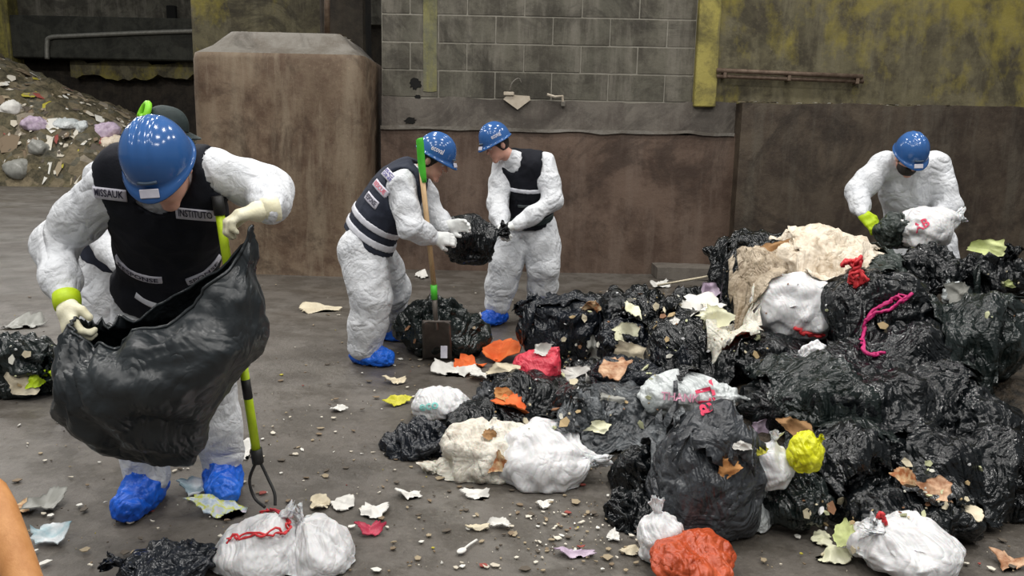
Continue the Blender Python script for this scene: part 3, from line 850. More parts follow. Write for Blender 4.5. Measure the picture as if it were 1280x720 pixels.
    for q in 'LR':
        if feet and feet.get(q) is None: continue
        a_ = J['a'+q]; td = nrm(feet[q]); g = np.array([a_[0], a_[1], 0.0])
        ft = SDF(.05); ft.rc(g-td*.05+[0, 0, .055], g+td*.15+[0, 0, .046], .052, .045); ft.rc(g+td*.05+[0, 0, .055], g+[0, 0, .16], .056, .066); ft.rc(g+td*.04+[0, 0, .066], g+td*.14+[0, 0, .05], .054, .047)
        fn = lambda X: np.maximum(np.maximum(ft(X)-.008, .004-X[:, 2]), X[:, 2]-.20)
        lo, hi = ft.bbox(.03); V, F = surface(fn, lo, hi, .009); V = relax(V, F, 1, .4); V2 = crumple_v(V, F, .018, .04, seed+11); V2[:, 2] = np.maximum(V2[:, 2], .003)
        put('shoe_cover', V2, F, BOOTIE, t)
    return t

GRP = 'workers sorting the rubbish'
# ---- worker in front holding the open black bag
def st_front(on):
    on('name_patch', PATCH, -.135, .52, .125, .040, (-.05, .8, .75), .18, 'MISSAUK', INK)
    on('name_patch', PATCH, .135, .52, .125, .040, (.05, .8, .75), .10, 'INSTITUTO', INK)
    on('name_patch', PATCH, -.055, .265, .19, .036, (-.05, 1, -.1), .06, 'RESPONSE', INK, bend=.010)
    on('name_patch', PATCH, .135, .285, .13, .034, (.35, 1, -.1), .3, 'SPONSE', INK)
    on('reflective_tape', REFL, -.0, .15, .14, .016, (0, 1, -.15), -.2)
J = dict(sL=P(137, 236, 2.84), sR=P(272, 214, 2.84), eL=P(66, 306, 2.92), wL=P(84, 378, 2.70), eR=P(341, 238, 2.96), wR=P(336, 262, 2.74),
         hL=P(180, 372, 3.22), hR=P(236, 370, 3.22), kL=P(182, 480, 3.12), kR=P(262, 478, 3.22), aL=P(183, 596, 3.12), aR=P(278, 572, 3.27),
         head=P(204, 210, 2.68), chestdir=(-.02, -.8, -.55), dL=(.35, -.55, -.65), pL=(.7, .3, -.5), dR=(-.8, -.45, -.15), pR=(-.2, -.1, -1))
FRONT = person('worker in white coverall, black vest and blue hard hat holding open bag in foreground', J, G(215, 620), GRP, VEST, CREAM, head_up=(-.03, -.70, .70), face=(.08, -.68, -.70), stripes=st_front, seed=3,
       hand_opt={'L': dict(curl=1.25, cuff=LIME, side=1), 'R': dict(curl=1.2, cuff=CREAM, side=-1)}, feet={'L': (-.05, -1, 0), 'R': (.35, -1, 0)}, hem=.03, h=.0115)
# ---- worker hidden behind the front worker
J = dict(sL=P(128, 222, 4.1), sR=P(205, 222, 4.35), eL=P(118, 285, 4.15), wL=P(150, 330, 4.0), eR=P(222, 285, 4.4), wR=P(215, 335, 4.2),
         hL=P(128, 322, 4.3), hR=P(172, 322, 4.45), kL=P(112, 420, 4.25), kR=P(165, 420, 4.4), aL=P(96, 502, 4.3), aR=P(160, 490, 4.5),
         head=P(206, 170, 4.2), chestdir=(.75, -.6, -.2), dL=(.6, 0, -.6), pL=(0, 0, -1.), pR=(0, 0, -1.))
person('worker in white coverall and dark cap mostly hidden behind the foreground worker', J, G(130, 520), GRP, NAVY, GWHITE, hat='cap', head_up=(.2, .05, .97), face=(.75, .62, -.2), seed=13, h=.015, feet={'L': (.5, -.8, 0), 'R': (.8, -.5, 0)},
       stripes=lambda on: on('reflective_tape', REFL, -.1, .40, .05, .05, (-1, .2, .1)))
# ---- worker left of the shovel, bending
def st_m1(on):
    on.band('reflective_tape', REFL, .10, .145)
    on.band('reflective_tape', REFL, .19, .235)
    on('name_patch', PATCH, .05, .335, .14, .055, (.5, -1, .1), 0, 'RESPONSE', INK)
    on('name_patch', PATCH, .05, .415, .17, .05, (.5, -1, .2), 0, 'RESCUE', INKR)
    on('name_patch', PATCH, .05, .480, .17, .06, (.5, -1, .4), 0, ['ISO', 'ONE'], INKP)
J = dict(sL=P(517, 220, 5.48), sR=P(503, 229, 5.16), eL=P(541, 268, 5.45), wL=P(556, 283, 5.32), eR=P(512, 284, 5.07), wR=P(541, 297, 5.17),
         hL=P(461, 307, 5.48), hR=P(450, 312, 5.28), kL=P(490, 362, 5.75), kR=P(464, 372, 5.22), aL=P(484, 398, 6.0), aR=P(456, 430, 5.3),
         head=P(541, 200, 5.30), chestdir=(.72, .30, -.5), dR=(.9, .3, -.1), dL=(.9, -.1, .1), pR=(0, 1, -.4), pL=(.1, -1, -.2))
person('worker with striped navy vest bending beside the shovel', J, G(458, 452), GRP, NAVY, GWHITE, head_up=(.42, -.10, .85), face=(.85, -.18, -.5), stripes=st_m1, bulk=1.1, legs=1.15, seed=23, logo='ecoval', h=.0125,
       hand_opt={'R': dict(curl=.9), 'L': dict(curl=.7)}, feet={'L': (.95, -.2, 0), 'R': (.95, -.25, 0)}, hem=.06)
# ---- worker facing him
def st_m2(on):
    on.band('reflective_tape', REFL, .385, .42, (0, 1, 0, .02))
    on('name_patch', PATCH, .09, .17, .10, .045, (.15, 1, 0), .3, 'EQUIPO', INK)
    on('name_patch', plain('grey_badge', lin((70, 76, 78)), lin((86, 92, 94)), .6, 12, .1), .08, .27, .10, .022, (.1, 1, 0), .05)
    on.band('waist_belt', DKFAB, .10, .15)
J = dict(sL=P(629, 208, 6.62), sR=P(681, 205, 6.50), eL=P(621, 252, 6.52), wL=P(627, 283, 6.32), eR=P(690, 251, 6.38), wR=P(646, 281, 6.24),
         hL=P(645, 285, 6.78), hR=P(673, 285, 6.70), kL=P(632, 332, 6.62), kR=P(680, 334, 6.62), aL=P(622, 378, 6.62), aR=P(676, 374, 6.75),
         head=P(622, 181, 6.48), chestdir=(-.62, -.75, -.15), dR=(-.95, .05, -.25), dL=(.1, -.9, -.3), pR=(0, .3, -1), pL=(.6, 0, -.7))
person('worker with black vest facing left in front of the brown wall holding a black bag', J, G(640, 396), GRP, VEST, GWHITE, head_up=(-.42, -.18, .88), face=(-.8, -.45, -.42), stripes=st_m2, bulk=1.13, legs=1.15, seed=33, logo='ecoval', h=.0125,
       hand_opt={'R': dict(curl=1.0), 'L': dict(curl=1.0)}, feet={'L': (-.7, -.7, 0), 'R': (-.4, -.9, 0)}, hem=.06)
# ---- worker behind the pile at right, no vest
J = dict(sL=P(1101, 207, 5.86), sR=P(1170, 207, 5.90), eL=P(1073, 240, 5.80), wL=P(1077, 266, 5.60), eR=P(1186, 258, 5.78), wR=P(1160, 290, 5.62),
         hL=P(1125, 304, 6.1), hR=P(1170, 304, 6.1), kL=P(1122, 350, 5.98), kR=P(1175, 350, 5.98), aL=P(1120, 398, 6.1), aR=P(1178, 398, 6.1),
         head=P(1136, 196, 5.70), chestdir=(0, -.9, -.35), dL=(.45, -.5, -.6), pL=(.4, .2, -.8), dR=(-.6, -.5, -.5), pR=(0, .2, -1))
person('worker in white coverall without vest leaning over the back of the rubbish pile', J, G(1148, 402), GRP, None, LIME, head_up=(-.02, -.62, .78), face=(.04, -.78, -.62), seed=43, beard=True, bulk=1.18, h=.0135,
       hand_opt={'L': dict(curl=.6), 'R': dict(curl=1.0)}, feet={'L': (-.1, -1, 0), 'R': (.1, -1, 0)})
# ================================================================== RUBBISH BAGS
BLACK = film('black_bag_film', (.003, .004, .005), (.007, .009, .010), .21, spec=.45)
BLACKG = film('greenish_black_bag_film', (.006, .010, .009), (.014, .020, .019), .20, spec=.48)
BLACKB = film('bluish_black_bag_film', (.007, .009, .013), (.012, .015, .021), .24, spec=.45)
BDUST = film('dusty_black_bag_film', (.010, .012, .015), (.022, .026, .03), .34, dust=lin((142, 148, 152)), dust_amt=.55, dscale=13)
BGREY = film('dark_grey_bag_film', (.022, .025, .030), (.048, .053, .060), .32, dust=lin((120, 124, 128)), dust_amt=.28, dscale=20)
BGREEN = film('dark_green_bag_film', (.016, .024, .02), (.034, .048, .042), .4)
WHITE = film('white_bag_film', lin((206, 206, 207)), lin((222, 222, 223)), .42, cr=.55, fine=.6, sss=.1)
WDIRTY = film('dirty_white_bag_film', lin((208, 202, 188)), lin((228, 224, 212)), .45, dirt=lin((140, 126, 106)), cr=.8, sss=.1)
CREAMB = film('cream_bag_film', lin((216, 202, 180)), lin((232, 220, 202)), .45, dirt=lin((170, 148, 118)), cr=.8)
BEIGE = film('beige_bag_film', lin((170, 154, 132)), lin((196, 182, 160)), .5, dirt=lin((104, 86, 66)), cr=1.0)
CLEAR = film('milky_bag_film', lin((186, 192, 192)), lin((214, 218, 218)), .3, cr=.8)
ORANGE = film('orange_bag_film', lin((164, 62, 28)), lin((190, 84, 44)), .4, cr=.9)
REDB = film('red_bag_film', lin((196, 46, 66)), lin((214, 64, 82)), .4, cr=.6)
YELB = film('neon_yellow_film', lin((206, 208, 20)), lin((224, 224, 40)), .45, cr=.8)
PINKT = plain('magenta_tape', lin((168, 24, 92)), lin((190, 40, 110)), .5, 12, .2, 60)
REDT = plain('red_tape', lin((196, 44, 52)), lin((214, 66, 70)), .5, 12, .2, 60)

HITS = []        # BVH trees of what lies on the floor, for laying scraps on top
def bag_mesh(size, seed, neck=(0, 0, 1), tail=True, lobes=5, crum=1.0, cell=.17, stretch=None, pleat=1.0, nr=66, ns=100, sag=.35, taper=0.0, fold=.4, pulls=4):
    """filled plastic bag: lumpy body, pleats running to the tie, flared tail; fitted to the size (w, d, h)"""
    rs = np.random.RandomState(seed); V = []
    t = np.linspace(0, 1, nr); tb = .80 if tail else 1.0
    r = np.zeros(nr); z = np.zeros(nr)
    for i, q in enumerate(t):
        if q <= tb:
            a = math.pi*(.012+.976*(q/tb)**1.0)
            r[i] = math.sin(a)**.78; z[i] = -math.cos(a)
            if tail and q/tb > .62:                              # draw in to the tie
                u = (q/tb-.62)/.38; r[i] = r[i]*(1-u)+u*.10+.16*math.sin(math.pi*u)*(1-u); z[i] = z[i]+.16*u*u
        else:
            u = (q-tb)/(1-tb); r[i] = .08+.26*u**.8; z[i] = 1.16+.38*u
    ph = np.linspace(0, 2*math.pi, ns, endpoint=False)
    # tail ruffle and pleats by angle
    n1 = rs.randint(7, 12); f1 = rs.rand()*6.28; tri = lambda x: np.abs(((x/math.pi) % 2)-1)*2-1
    warp = .5*np.sin(2*ph+f1)+.35*np.sin(3*ph+2*f1)
    pl = .6*tri(n1*ph+warp*3+f1)+.4*tri((n1*2+1)*ph+warp*5)
    for i, q in enumerate(t):
        k = np.clip((q/tb-.35)/.65, 0, 1)**1.6 if tail else np.clip(abs(q-.5)*2-.45, 0, 1)
        amp = pleat*(.10*k if q <= tb else .10+.32*(q-tb)/(1-tb))
        rr = r[i]*(1+amp*pl*(1 if q <= tb else 1.0))
        zz = z[i]+(.08*np.sin(3*ph+f1)+.06*pl)*((q-tb)/(1-tb) if q > tb else 0)
        V.append(np.stack([rr*np.cos(ph), rr*np.sin(ph), np.broadcast_to(zz, ph.shape)], 1))
    V = np.concatenate(V); tl = np.repeat(np.clip((t-tb)/(1-tb), 0, 1) if tail else t*0, ns)
    V[:, 0] *= 1-.72*np.minimum(1, tl*1.6); V[:, 0] += .25*(rs.rand()-.5)*tl       # the tail hangs flat
    # lumps of what is inside
    for _ in range(lobes):
        d = nrm(rs.randn(3)); c = d*.75; g = np.exp(-(((V-c)**2).sum(1))/(2*(.34+.2*rs.rand())**2)); V = V+(V*0+d)*(g*(.16+.22*rs.rand()))[:, None]
    V = V*(1+.10*fbm(V*1.3+seed, seed, 3))[:, None]
    if taper: V[:, :2] *= (1-taper*(V[:, 2:3]+1)/2)
    F = np.array([(i*ns+j, i*ns+(j+1) % ns, (i+1)*ns+(j+1) % ns, (i+1)*ns+j) for i in range(nr-1) for j in range(ns)])
    R = frame_from(np.asarray(neck, float), rs.randn(3)); V = V@R.T
    size = np.asarray(size, float)
    lo, hi = V.min(0), V.max(0); V = (V-(lo+hi)/2)/(hi-lo)*size
    m = float(np.mean(np.sort(size)[1:]))
    ax = np.asarray(stretch if stretch is not None else rs.randn(3), float); cm = cell*m/.5*2.0
    V = crumple_v(V, F, .10*crum*m, cm, seed, squeeze(ax, fold)); V = crumple_v(V, F, .052*crum*m, cm*.45, seed+7, squeeze(ax+.5*rs.randn(3), fold)); V = crumple_v(V, F, .022*crum*m, cm*.2, seed+17, squeeze(rs.randn(3), .6))
    N = vnormals(V, F)                                            # folds fanning out from where the film is pulled
    for _ in range(pulls):
        c = V[rs.randint(len(V))]; R2 = frame_from(N[np.argmin(((V-c)**2).sum(1))], rs.randn(3)); dd = V-c; rr = np.linalg.norm(dd, axis=1)+1e-6
        an = np.arctan2(dd@R2[:, 1], dd@R2[:, 0])+.35*vnoise(V/m*3, seed); kk = rs.randint(6, 11)
        V = V+N*(.055*crum*m*tri(kk*an+rs.rand()*6)*np.clip(rr/(.25*m), 0, 1)*np.exp(-rr/(.42*m)))[:, None]
    z0 = -size[2]/2; k = size[2]*sag                              # rest flat on what is below
    V[:, 2] = np.where(V[:, 2] < z0+k, z0+k*(.25+.75*np.clip((V[:, 2]-z0)/k, 0, 1)**1.5), V[:, 2])
    lo, hi = V.min(0), V.max(0); V = (V-(lo+hi)/2)/(hi-lo)*size
    Fl = F.tolist()
    # close the bottom pole (and the top one of an untied bag)
    Fl.append(list(range(ns-1, -1, -1)))
    if not tail: Fl.append(list(range((nr-1)*ns, nr*ns)))
    return V, Fl
def reg(V, F): HITS.append(BVHTree.FromPolygons([tuple(v) for v in V], [tuple(f) for f in F]))
def bag(label, box, Y, mat, depth=None, seed=1, neck=(0, 0, 1), group='bags in the rubbish pile', name='rubbish_bag', cat='bag', ground=False, **kw):
    """a bag filling the image box (x0, y0, x1, y1) at distance Y"""
    x0, y0, x1, y1 = box; a = P(x0, (y0+y1)/2, Y); b = P(x1, (y0+y1)/2, Y); t = P((x0+x1)/2, y0, Y); u = P((x0+x1)/2, y1, Y)
    w = b[0]-a[0]; h = t[2]-u[2]; d = depth or min(w, .7*w+.1)
    c = P((x0+x1)/2, (y0+y1)/2, Y)
    V, F = bag_mesh((w, d, h), seed, neck, **kw); V = V+c+np.array([0, d*.15, 0])
    if V[:, 2].min() < .003: V[:, 2] = np.where(V[:, 2] < .003, .003+.002*np.sin(V[:, 0]*90), V[:, 2])
    if ground: V[:, 2] -= V[:, 2].min()-.003
    o = put(name, V, F, mat, label=label, category=cat, group=group)
    reg(V, F)
    return o
def hit(px, py, only=None):
    """what the ray through the pixel meets first: point and normal"""
    d = ray(px, py).normalized(); best = None
    for T in (HITS if only is None else only):
        r = T.ray_cast(Vector(CAMP), d)
        if r[0] is not None and (best is None or r[3] < best[2]): best = (np.array(r[0]), np.array(r[1]), r[3])
    g = G(px, py) if d.z < -.01 else None
    if g is not None and (best is None or np.linalg.norm(g-CAMP) < best[2]): best = (g, np.array([0, 0, 1.]), np.linalg.norm(g-CAMP))
    n = best[1]
    if np.dot(n, np.array(d)) > 0: n = -n
    return best[0], n
def string_on(name, pix, rad, mat, parent, off=.01, flat=False, strands=2, jit=.012):
    """crumpled plastic tape laid on the bags: two thin strands twisted round each other"""
    H = [hit(x, y) for x, y in pix]; pts = []
    ym = min(h[0][1] for h in H)
    for (p, n), (x, y) in zip(H, pix):
        q = P(x, y, ym) if flat else p+n*off; pts.append(q+(CAMP-q)/np.linalg.norm(CAMP-q)*off)
    s = spline(pts, max(18, len(pts)*7)); mb = MB(); r = np.random.RandomState(len(pix)*7+int(pix[0][0]))
    for k in range(strands):
        w = jit*np.stack([fbm(np.column_stack([np.arange(len(s))*.35+k*31+c*9, np.zeros(len(s)), np.zeros(len(s))]), int(pix[0][0])+c, 2) for c in range(3)], 1)
        mb.tube(s+w, rad*(.8+.5*r.rand(len(s))), 6)
    return mb.put(name, mat, parent, smooth=True)

# loose refuse under the bags: one dark mound
def pile_h(X, Y):
    zs = np.interp(Y, [2.75, 2.95, 3.1, 3.3, 3.5, 3.85, 4.25, 4.7, 5.15, 5.4, 5.7], [-.02, -.02, .02, .06, .12, .20, .28, .40, .52, .36, -.02])
    xl_ = np.interp(Y, [2.7, 3.2, 3.8, 4.4, 5.2, 5.7], [.75, .6, .35, .6, 1.0, 1.5])
    return zs*np.clip((X-xl_)/.9, 0, 1)**.8*np.clip((4.4-X)/.9, 0, 1)
xs = np.linspace(.2, 4.5, 130); ys = np.linspace(2.6, 5.9, 90); A, B = np.meshgrid(xs, ys, indexing='ij')
Vm = np.stack([A.ravel(), B.ravel(), 0*A.ravel()], 1); Vm[:, 2] = pile_h(Vm[:, 0], Vm[:, 1]); Vm[:, 2] = np.where(Vm[:, 2] > .02, Vm[:, 2]*(1+.25*fbm(Vm*4, 2, 3)), -.03)
Fm = [(i*90+j, (i+1)*90+j, (i+1)*90+j+1, i*90+j+1) for i in range(129) for j in range(89)]
MUCK = plain('dark_wet_refuse', lin((30, 28, 24)), lin((72, 62, 50)), .7, 22, .8, 40, bdist=.03)
o = put('loose_refuse', Vm, Fm, MUCK, label='dark wet loose refuse under the bags of the big pile', category='refuse'); o['kind'] = 'stuff'
reg(Vm, Fm)

K = dict
# ---- back row of the pile
bag('glossy black bag at the top left back of the pile', (884, 288, 1002, 352), 5.15, BLACK, seed=1, neck=(.8, 0, .3), crum=1.1, tail=False)
b_beige = bag('beige torn film bag sagging below the top left black bag', (905, 308, 1003, 402), 4.85, BEIGE, seed=2, neck=(-.7, -.5, -.3), crum=1.5, stretch=(1, 0, .2), tail=False)
b_cream = bag('cream bag with red tie on top of the pile', (955, 284, 1112, 356), 4.9, CREAMB, seed=3, neck=(-.9, 0, .2), crum=.9, tail=False)
b_shiny = bag('crinkled shiny black bag below the white printed bag', (1108, 305, 1215, 368), 4.75, BLACK, seed=4, neck=(.5, -.3, .6), crum=1.6, cell=.1, tail=False)
bag('black bag with ragged tail at the right edge of the pile top', (1196, 304, 1300, 386), 4.7, BLACK, seed=5, neck=(.2, -.2, .9), crum=1.6, cell=.11)
bag('small black bag under the cream bag and green film', (1068, 318, 1140, 360), 4.75, BGREEN, seed=6, neck=(1, 0, .2), crum=1.2, tail=False)
b_print = bag('white bag with red print beside the leaning worker', (1128, 258, 1216, 312), 5.25, WHITE, seed=7, neck=(.9, 0, .4), tail=True, crum=.6)
bag('dark green bag held open by the leaning worker', (1096, 264, 1158, 312), 5.35, BGREEN, seed=8, neck=(.5, -.6, .6), crum=1.2)
# ---- middle
b_white = bag('round white bag in the middle of the pile top', (944, 342, 1050, 430), 4.45, WHITE, seed=9, neck=(.3, -.3, -.8), crum=.6, lobes=3, tail=False)
b_mag = bag('large black bag with magenta drawstring', (1030, 340, 1182, 455), 4.25, BLACK, seed=10, neck=(.7, -.55, .3), crum=.9, lobes=6, tail=False)
bag('greenish black bag with long creases at the right edge', (1172, 372, 1310, 478), 4.15, BLACKG, seed=11, neck=(-.8, -.3, .3), crum=.9, stretch=(.3, 0, 1), tail=False)
bag('plump black bag below the magenta drawstring bag', (1085, 400, 1212, 486), 4.0, BLACK, seed=12, neck=(.2, .5, .6), crum=.8, stretch=(.2, 0, 1), tail=False)
bag('black bag under the round white bag', (908, 420, 1034, 478), 4.2, BLACK, seed=13, neck=(-.9, -.2, .1), crum=1.0, tail=False)
bag('crumpled black bag left of the beige film bag', (808, 388, 925, 494), 4.55, BLACKB, seed=14, neck=(.3, -.2, .8), crum=1.3, cell=.13, tail=False)
bag('long black bag stretched across the pile front', (930, 448, 1215, 560), 3.7, BLACK, seed=15, neck=(.1, -.3, .9), crum=1.0, stretch=(.3, .1, 1), lobes=7, tail=False)
bag('black bag bulging at the right below the long bag', (1145, 470, 1300, 600), 3.55, BLACK, seed=16, neck=(-.3, -.6, .6), crum=1.0, lobes=6, tail=False)
bag('shiny crumpled black bag at the lower right edge', (1205, 540, 1320, 668), 3.2, BLACK, seed=17, neck=(-.5, -.3, .7), crum=1.6, cell=.1, tail=False)
b_lbl = bag('milky white bag with red lettering lying on black bags', (798, 466, 948, 522), 3.85, CLEAR, seed=18, neck=(1, -.1, -.1), crum=.7, sag=.2, depth=.3, stretch=(1, 0, 0))
bag('black bag behind the bag with red lettering', (735, 448, 842, 494), 4.2, BLACKB, seed=19, neck=(-.8, 0, .3), crum=1.1, tail=False)
# ---- left wing of the pile
bag('wrinkled blue-black bag at the far left of the pile', (638, 368, 770, 452), 5.3, BLACKB, seed=20, neck=(-.75, 0, .55), crum=1.2, stretch=(-.5, 0, 1))
bag('low crumpled black bag along the back left of the pile', (715, 357, 855, 420), 5.45, BLACK, seed=21, neck=(.9, 0, .3), crum=1.6, cell=.11, tail=False)
bag('dark bag between the low black bag and beige film', (745, 400, 828, 456), 4.85, BLACKB, seed=22, neck=(.2, -.5, .6), crum=1.2, tail=False)
bag('small black bag at the back behind the vegetable scraps', (838, 357, 900, 398), 5.1, BLACK, seed=23, neck=(1, 0, .3), crum=1.3, tail=False)
bag('dusty grey-black flat bag behind the large white bag', (688, 480, 846, 566), 3.95, BDUST, seed=24, neck=(.9, -.2, .1), crum=.9, lobes=3, depth=.5, tail=False)
bag('grey-black bag under the cardboard piece', (588, 468, 716, 536), 4.25, BGREY, seed=25, neck=(-.8, -.2, .4), crum=1.2, tail=False)
bag('black creased bag behind the dirty white bag', (540, 500, 668, 566), 4.0, BLACK, seed=26, neck=(-.9, -.3, .2), crum=1.3, stretch=(1, 0, .3), tail=False)
bag('matt dark bag at the left tip of the pile', (471, 528, 566, 598), 3.72, BLACKB, seed=27, neck=(.7, .2, .5), crum=1.7, cell=.12, tail=False)
bag('dark bag between the dusty bag and the red bag', (700, 450, 760, 490), 4.5, BLACK, seed=28, neck=(.3, -.2, .8), crum=1.3, tail=False)
b_dw = bag('dirty white bag at the front left of the pile', (520, 530, 668, 616), 3.5, WDIRTY, seed=29, neck=(-.95, -.2, -.25), crum=1.4, lobes=6)
b_w = bag('large clean white bag at the front of the pile', (618, 535, 768, 627), 3.42, WHITE, seed=30, neck=(.9, -.15, .12), crum=.6, lobes=3, taper=.2)
# ---- front
bag('tall grey-black bag in the front centre of the pile', (816, 508, 962, 712), 2.95, BGREY, seed=31, neck=(-.25, .2, .9), crum=.9, lobes=5, stretch=(.3, 0, 1), depth=.42, tail=False)
bag('small black bag left of the tall grey-black bag', (763, 556, 834, 628), 3.3, BLACK, seed=32, neck=(.4, -.2, .8), crum=1.2, tail=False)
bag('small crinkled black bag low beside the white knotted bag', (755, 622, 836, 686), 3.0, BLACK, seed=33, neck=(-.6, -.2, .6), crum=1.5, tail=False)
b_pear = bag('white knotted pear-shaped bag beside the yellow bag', (934, 538, 998, 612), 2.95, WHITE, seed=34, neck=(.15, -.1, 1), crum=.5, lobes=2, pleat=.5, sag=.2, depth=.17)
bag('round small black bag below the yellow bag', (956, 590, 1044, 660), 2.98, BLACKG, seed=35, neck=(.3, -.1, .9), crum=1.0, lobes=3, tail=False)
bag('brownish black bag right of the yellow bag', (1012, 532, 1116, 624), 3.15, BLACK, seed=36, neck=(.5, -.2, .7), crum=1.3, tail=False)
bag('flat black bag behind the white bag at the bottom right', (1048, 606, 1236, 672), 2.95, BLACK, seed=37, neck=(.9, -.1, .2), crum=1.2, tail=False)
bag('black bag under the food scraps', (1095, 545, 1225, 625), 3.2, BLACK, seed=38, neck=(.1, -.2, .9), crum=1.2, tail=False)
b_br = bag('white bag with red tie at the bottom right', (1063, 645, 1216, 722), 2.66, WHITE, seed=39, neck=(-.5, -.2, .75), crum=.6, lobes=3)
b_kn = bag('white knotted bag left of the orange bag', (798, 624, 858, 704), 2.72, WHITE, seed=40, neck=(-.1, -.1, 1), crum=.6, lobes=2, pleat=.6, depth=.2)
bag('orange bag at the bottom of the pile', (812, 678, 928, 735), 2.58, ORANGE, seed=41, neck=(.2, -.3, .8), crum=.9, tail=False)
bag('translucent pale bag behind the tall grey-black bag', (926, 600, 972, 672), 3.0, CLEAR, seed=42, neck=(.3, 0, .9), crum=.8, depth=.15)
bag('neon yellow crumpled bag on the pile front', (983, 541, 1032, 592), 2.92, YELB, seed=43, neck=(.65, -.1, .6), crum=1.2, cell=.2, depth=.15)
bag('small white bag beneath the round white bag', (1000, 424, 1049, 455), 3.95, WHITE, seed=44, neck=(.8, -.2, .2), crum=.9, depth=.15)
b_teal = bag('white oblong bag with teal print left of the pile', (514, 486, 590, 522), 4.15, WHITE, seed=46, neck=(1, 0, 0), crum=.4, lobes=2, tail=False, depth=.26)
bag('pale grey small bag at the right beside the shiny black bag', (1182, 350, 1216, 382), 4.5, CLEAR, seed=47, neck=(-.6, 0, .6), crum=1.0, depth=.12)
# ---- floor
GF = 'bags lying on the floor'
bag('black open bag on the floor behind the shovel', (488, 368, 616, 448), 5.55, BLACKG, seed=50, neck=(-.2, -.3, .9), group=GF, crum=1.4, cell=.14, tail=False)
b_l = bag('torn black bag spilling scraps at the left edge', (-40, 418, 84, 505), 4.5, BLACKG, seed=51, neck=(.7, -.6, .3), group=GF, crum=1.4)
bag('black bag at the bottom edge left of the white bags', (122, 692, 258, 742), 2.48, BLACKB, seed=52, neck=(-.7, -.2, .4), group=GF, crum=1.0)
b_f1 = bag('big white bag with red drawstring at the bottom edge', (256, 640, 378, 735), 2.62, WHITE, seed=53, neck=(.35, .1, .85), group=GF, crum=.5, lobes=3, depth=.3)
b_f2 = bag('white bag leaning right of the red drawstring bag', (345, 642, 442, 728), 2.64, WHITE, seed=54, neck=(-.5, .1, .8), group=GF, crum=.5, lobes=3, depth=.28)
# ---- bag held between the two workers, and the big bag held open in front
bag('black bag held between the two bending workers', (549, 268, 638, 334), 6.0, BLACK, seed=60, neck=(.9, 0, .3), group='bags held by workers', crum=.9, depth=.42, sag=.05)
def open_bag():
    Yb = 2.62
    Lp = [(92, 398), (82, 425), (78, 455), (80, 490), (90, 522), (112, 548), (145, 568), (185, 582)]
    Rp = [(314, 284), (322, 340), (328, 400), (322, 436), (300, 470), (278, 510), (264, 548), (240, 580)]
    n, m = 46, 96; Ls = spline([P(x, y, Yb) for x, y in Lp], n); Rs = spline([P(x, y, Yb+.02) for x, y in Rp], n); V = []
    A = P(95, 396, Yb); Bp = P(314, 286, Yb)
    for i in range(n):
        t = i/(n-1); L, Rr = Ls[i], Rs[i]; ax = Rr-L; half = np.linalg.norm(ax)/2; mid = (L+Rr)/2
        dep = half*(.16+.55*math.sin(math.pi*min(1, t*.85+.05))**1.0)*(1-.5*t**5)
        for j in range(m):
            a = 2*math.pi*j/m; ca, sa = math.cos(a), math.sin(a)
            p = mid+ax*.5*math.copysign(abs(ca)**.8, ca)+np.array([0, 1, 0])*dep*math.copysign(abs(sa)**.9, sa)
            lip = max(0, 1-t*3.2)
            if sa < 0: p = p+np.array([0, 0, -1])*(abs(sa)**1.2)*(.165*lip)         # front lip sags
            else: p = p+np.array([0, 0, -1])*(abs(sa)**1.2)*(.10*lip)
            V.append(p)
    V = np.array(V); F = np.array([(i*m+j, i*m+(j+1) % m, (i+1)*m+(j+1) % m, (i+1)*m+j) for i in range(n-1) for j in range(m)])
    N = vnormals(V, F)
    # pleats fanning out from the two hands
    tri = lambda x: np.abs(((x/math.pi) % 2)-1)*2-1
    for C, k, am in ((A, 17, .034), (Bp, 13, .026)):
        d = V-C; r = np.linalg.norm(d, axis=1); ang = np.arctan2(d[:, 2], d[:, 0])+.25*fbm(V*4, 3, 2)
        V = V+N*(am*tri(k*ang+.6*np.sin(ang*5))*np.clip(r/.12, 0, 1)*np.exp(-r/.38))[:, None]
    V = crumple_v(V, F, .030, .20, 5, squeeze((.6, 0, -.8), .35)); V = crumple_v(V, F, .016, .10, 6, squeeze((.8, 0, -.6), .4)); V = crumple_v(V, F, .006, .04, 8)
    Fl = F.tolist(); Fl.append(list(range((n-1)*m+m-1, (n-1)*m-1, -1)))
    # rolled rim so that the film has an edge
    rim = [V[j]+np.array([0, 0, .004]) for j in range(m)]+[V[0]+np.array([0, 0, .004])]
    o = put('rubbish_bag', V, Fl, BLACKG2, label='large black bag held open by the foreground worker', category='bag', group='bags held by workers')
    MB().tube(rim, .006, 6, cap=False).put('rim', BLACKG2, o, smooth=True)
    return o
BLACKG2 = film('thin_black_bag_film', (.014, .018, .021), (.026, .031, .034), .36, cr=.5, fine=.35)
open_bag()

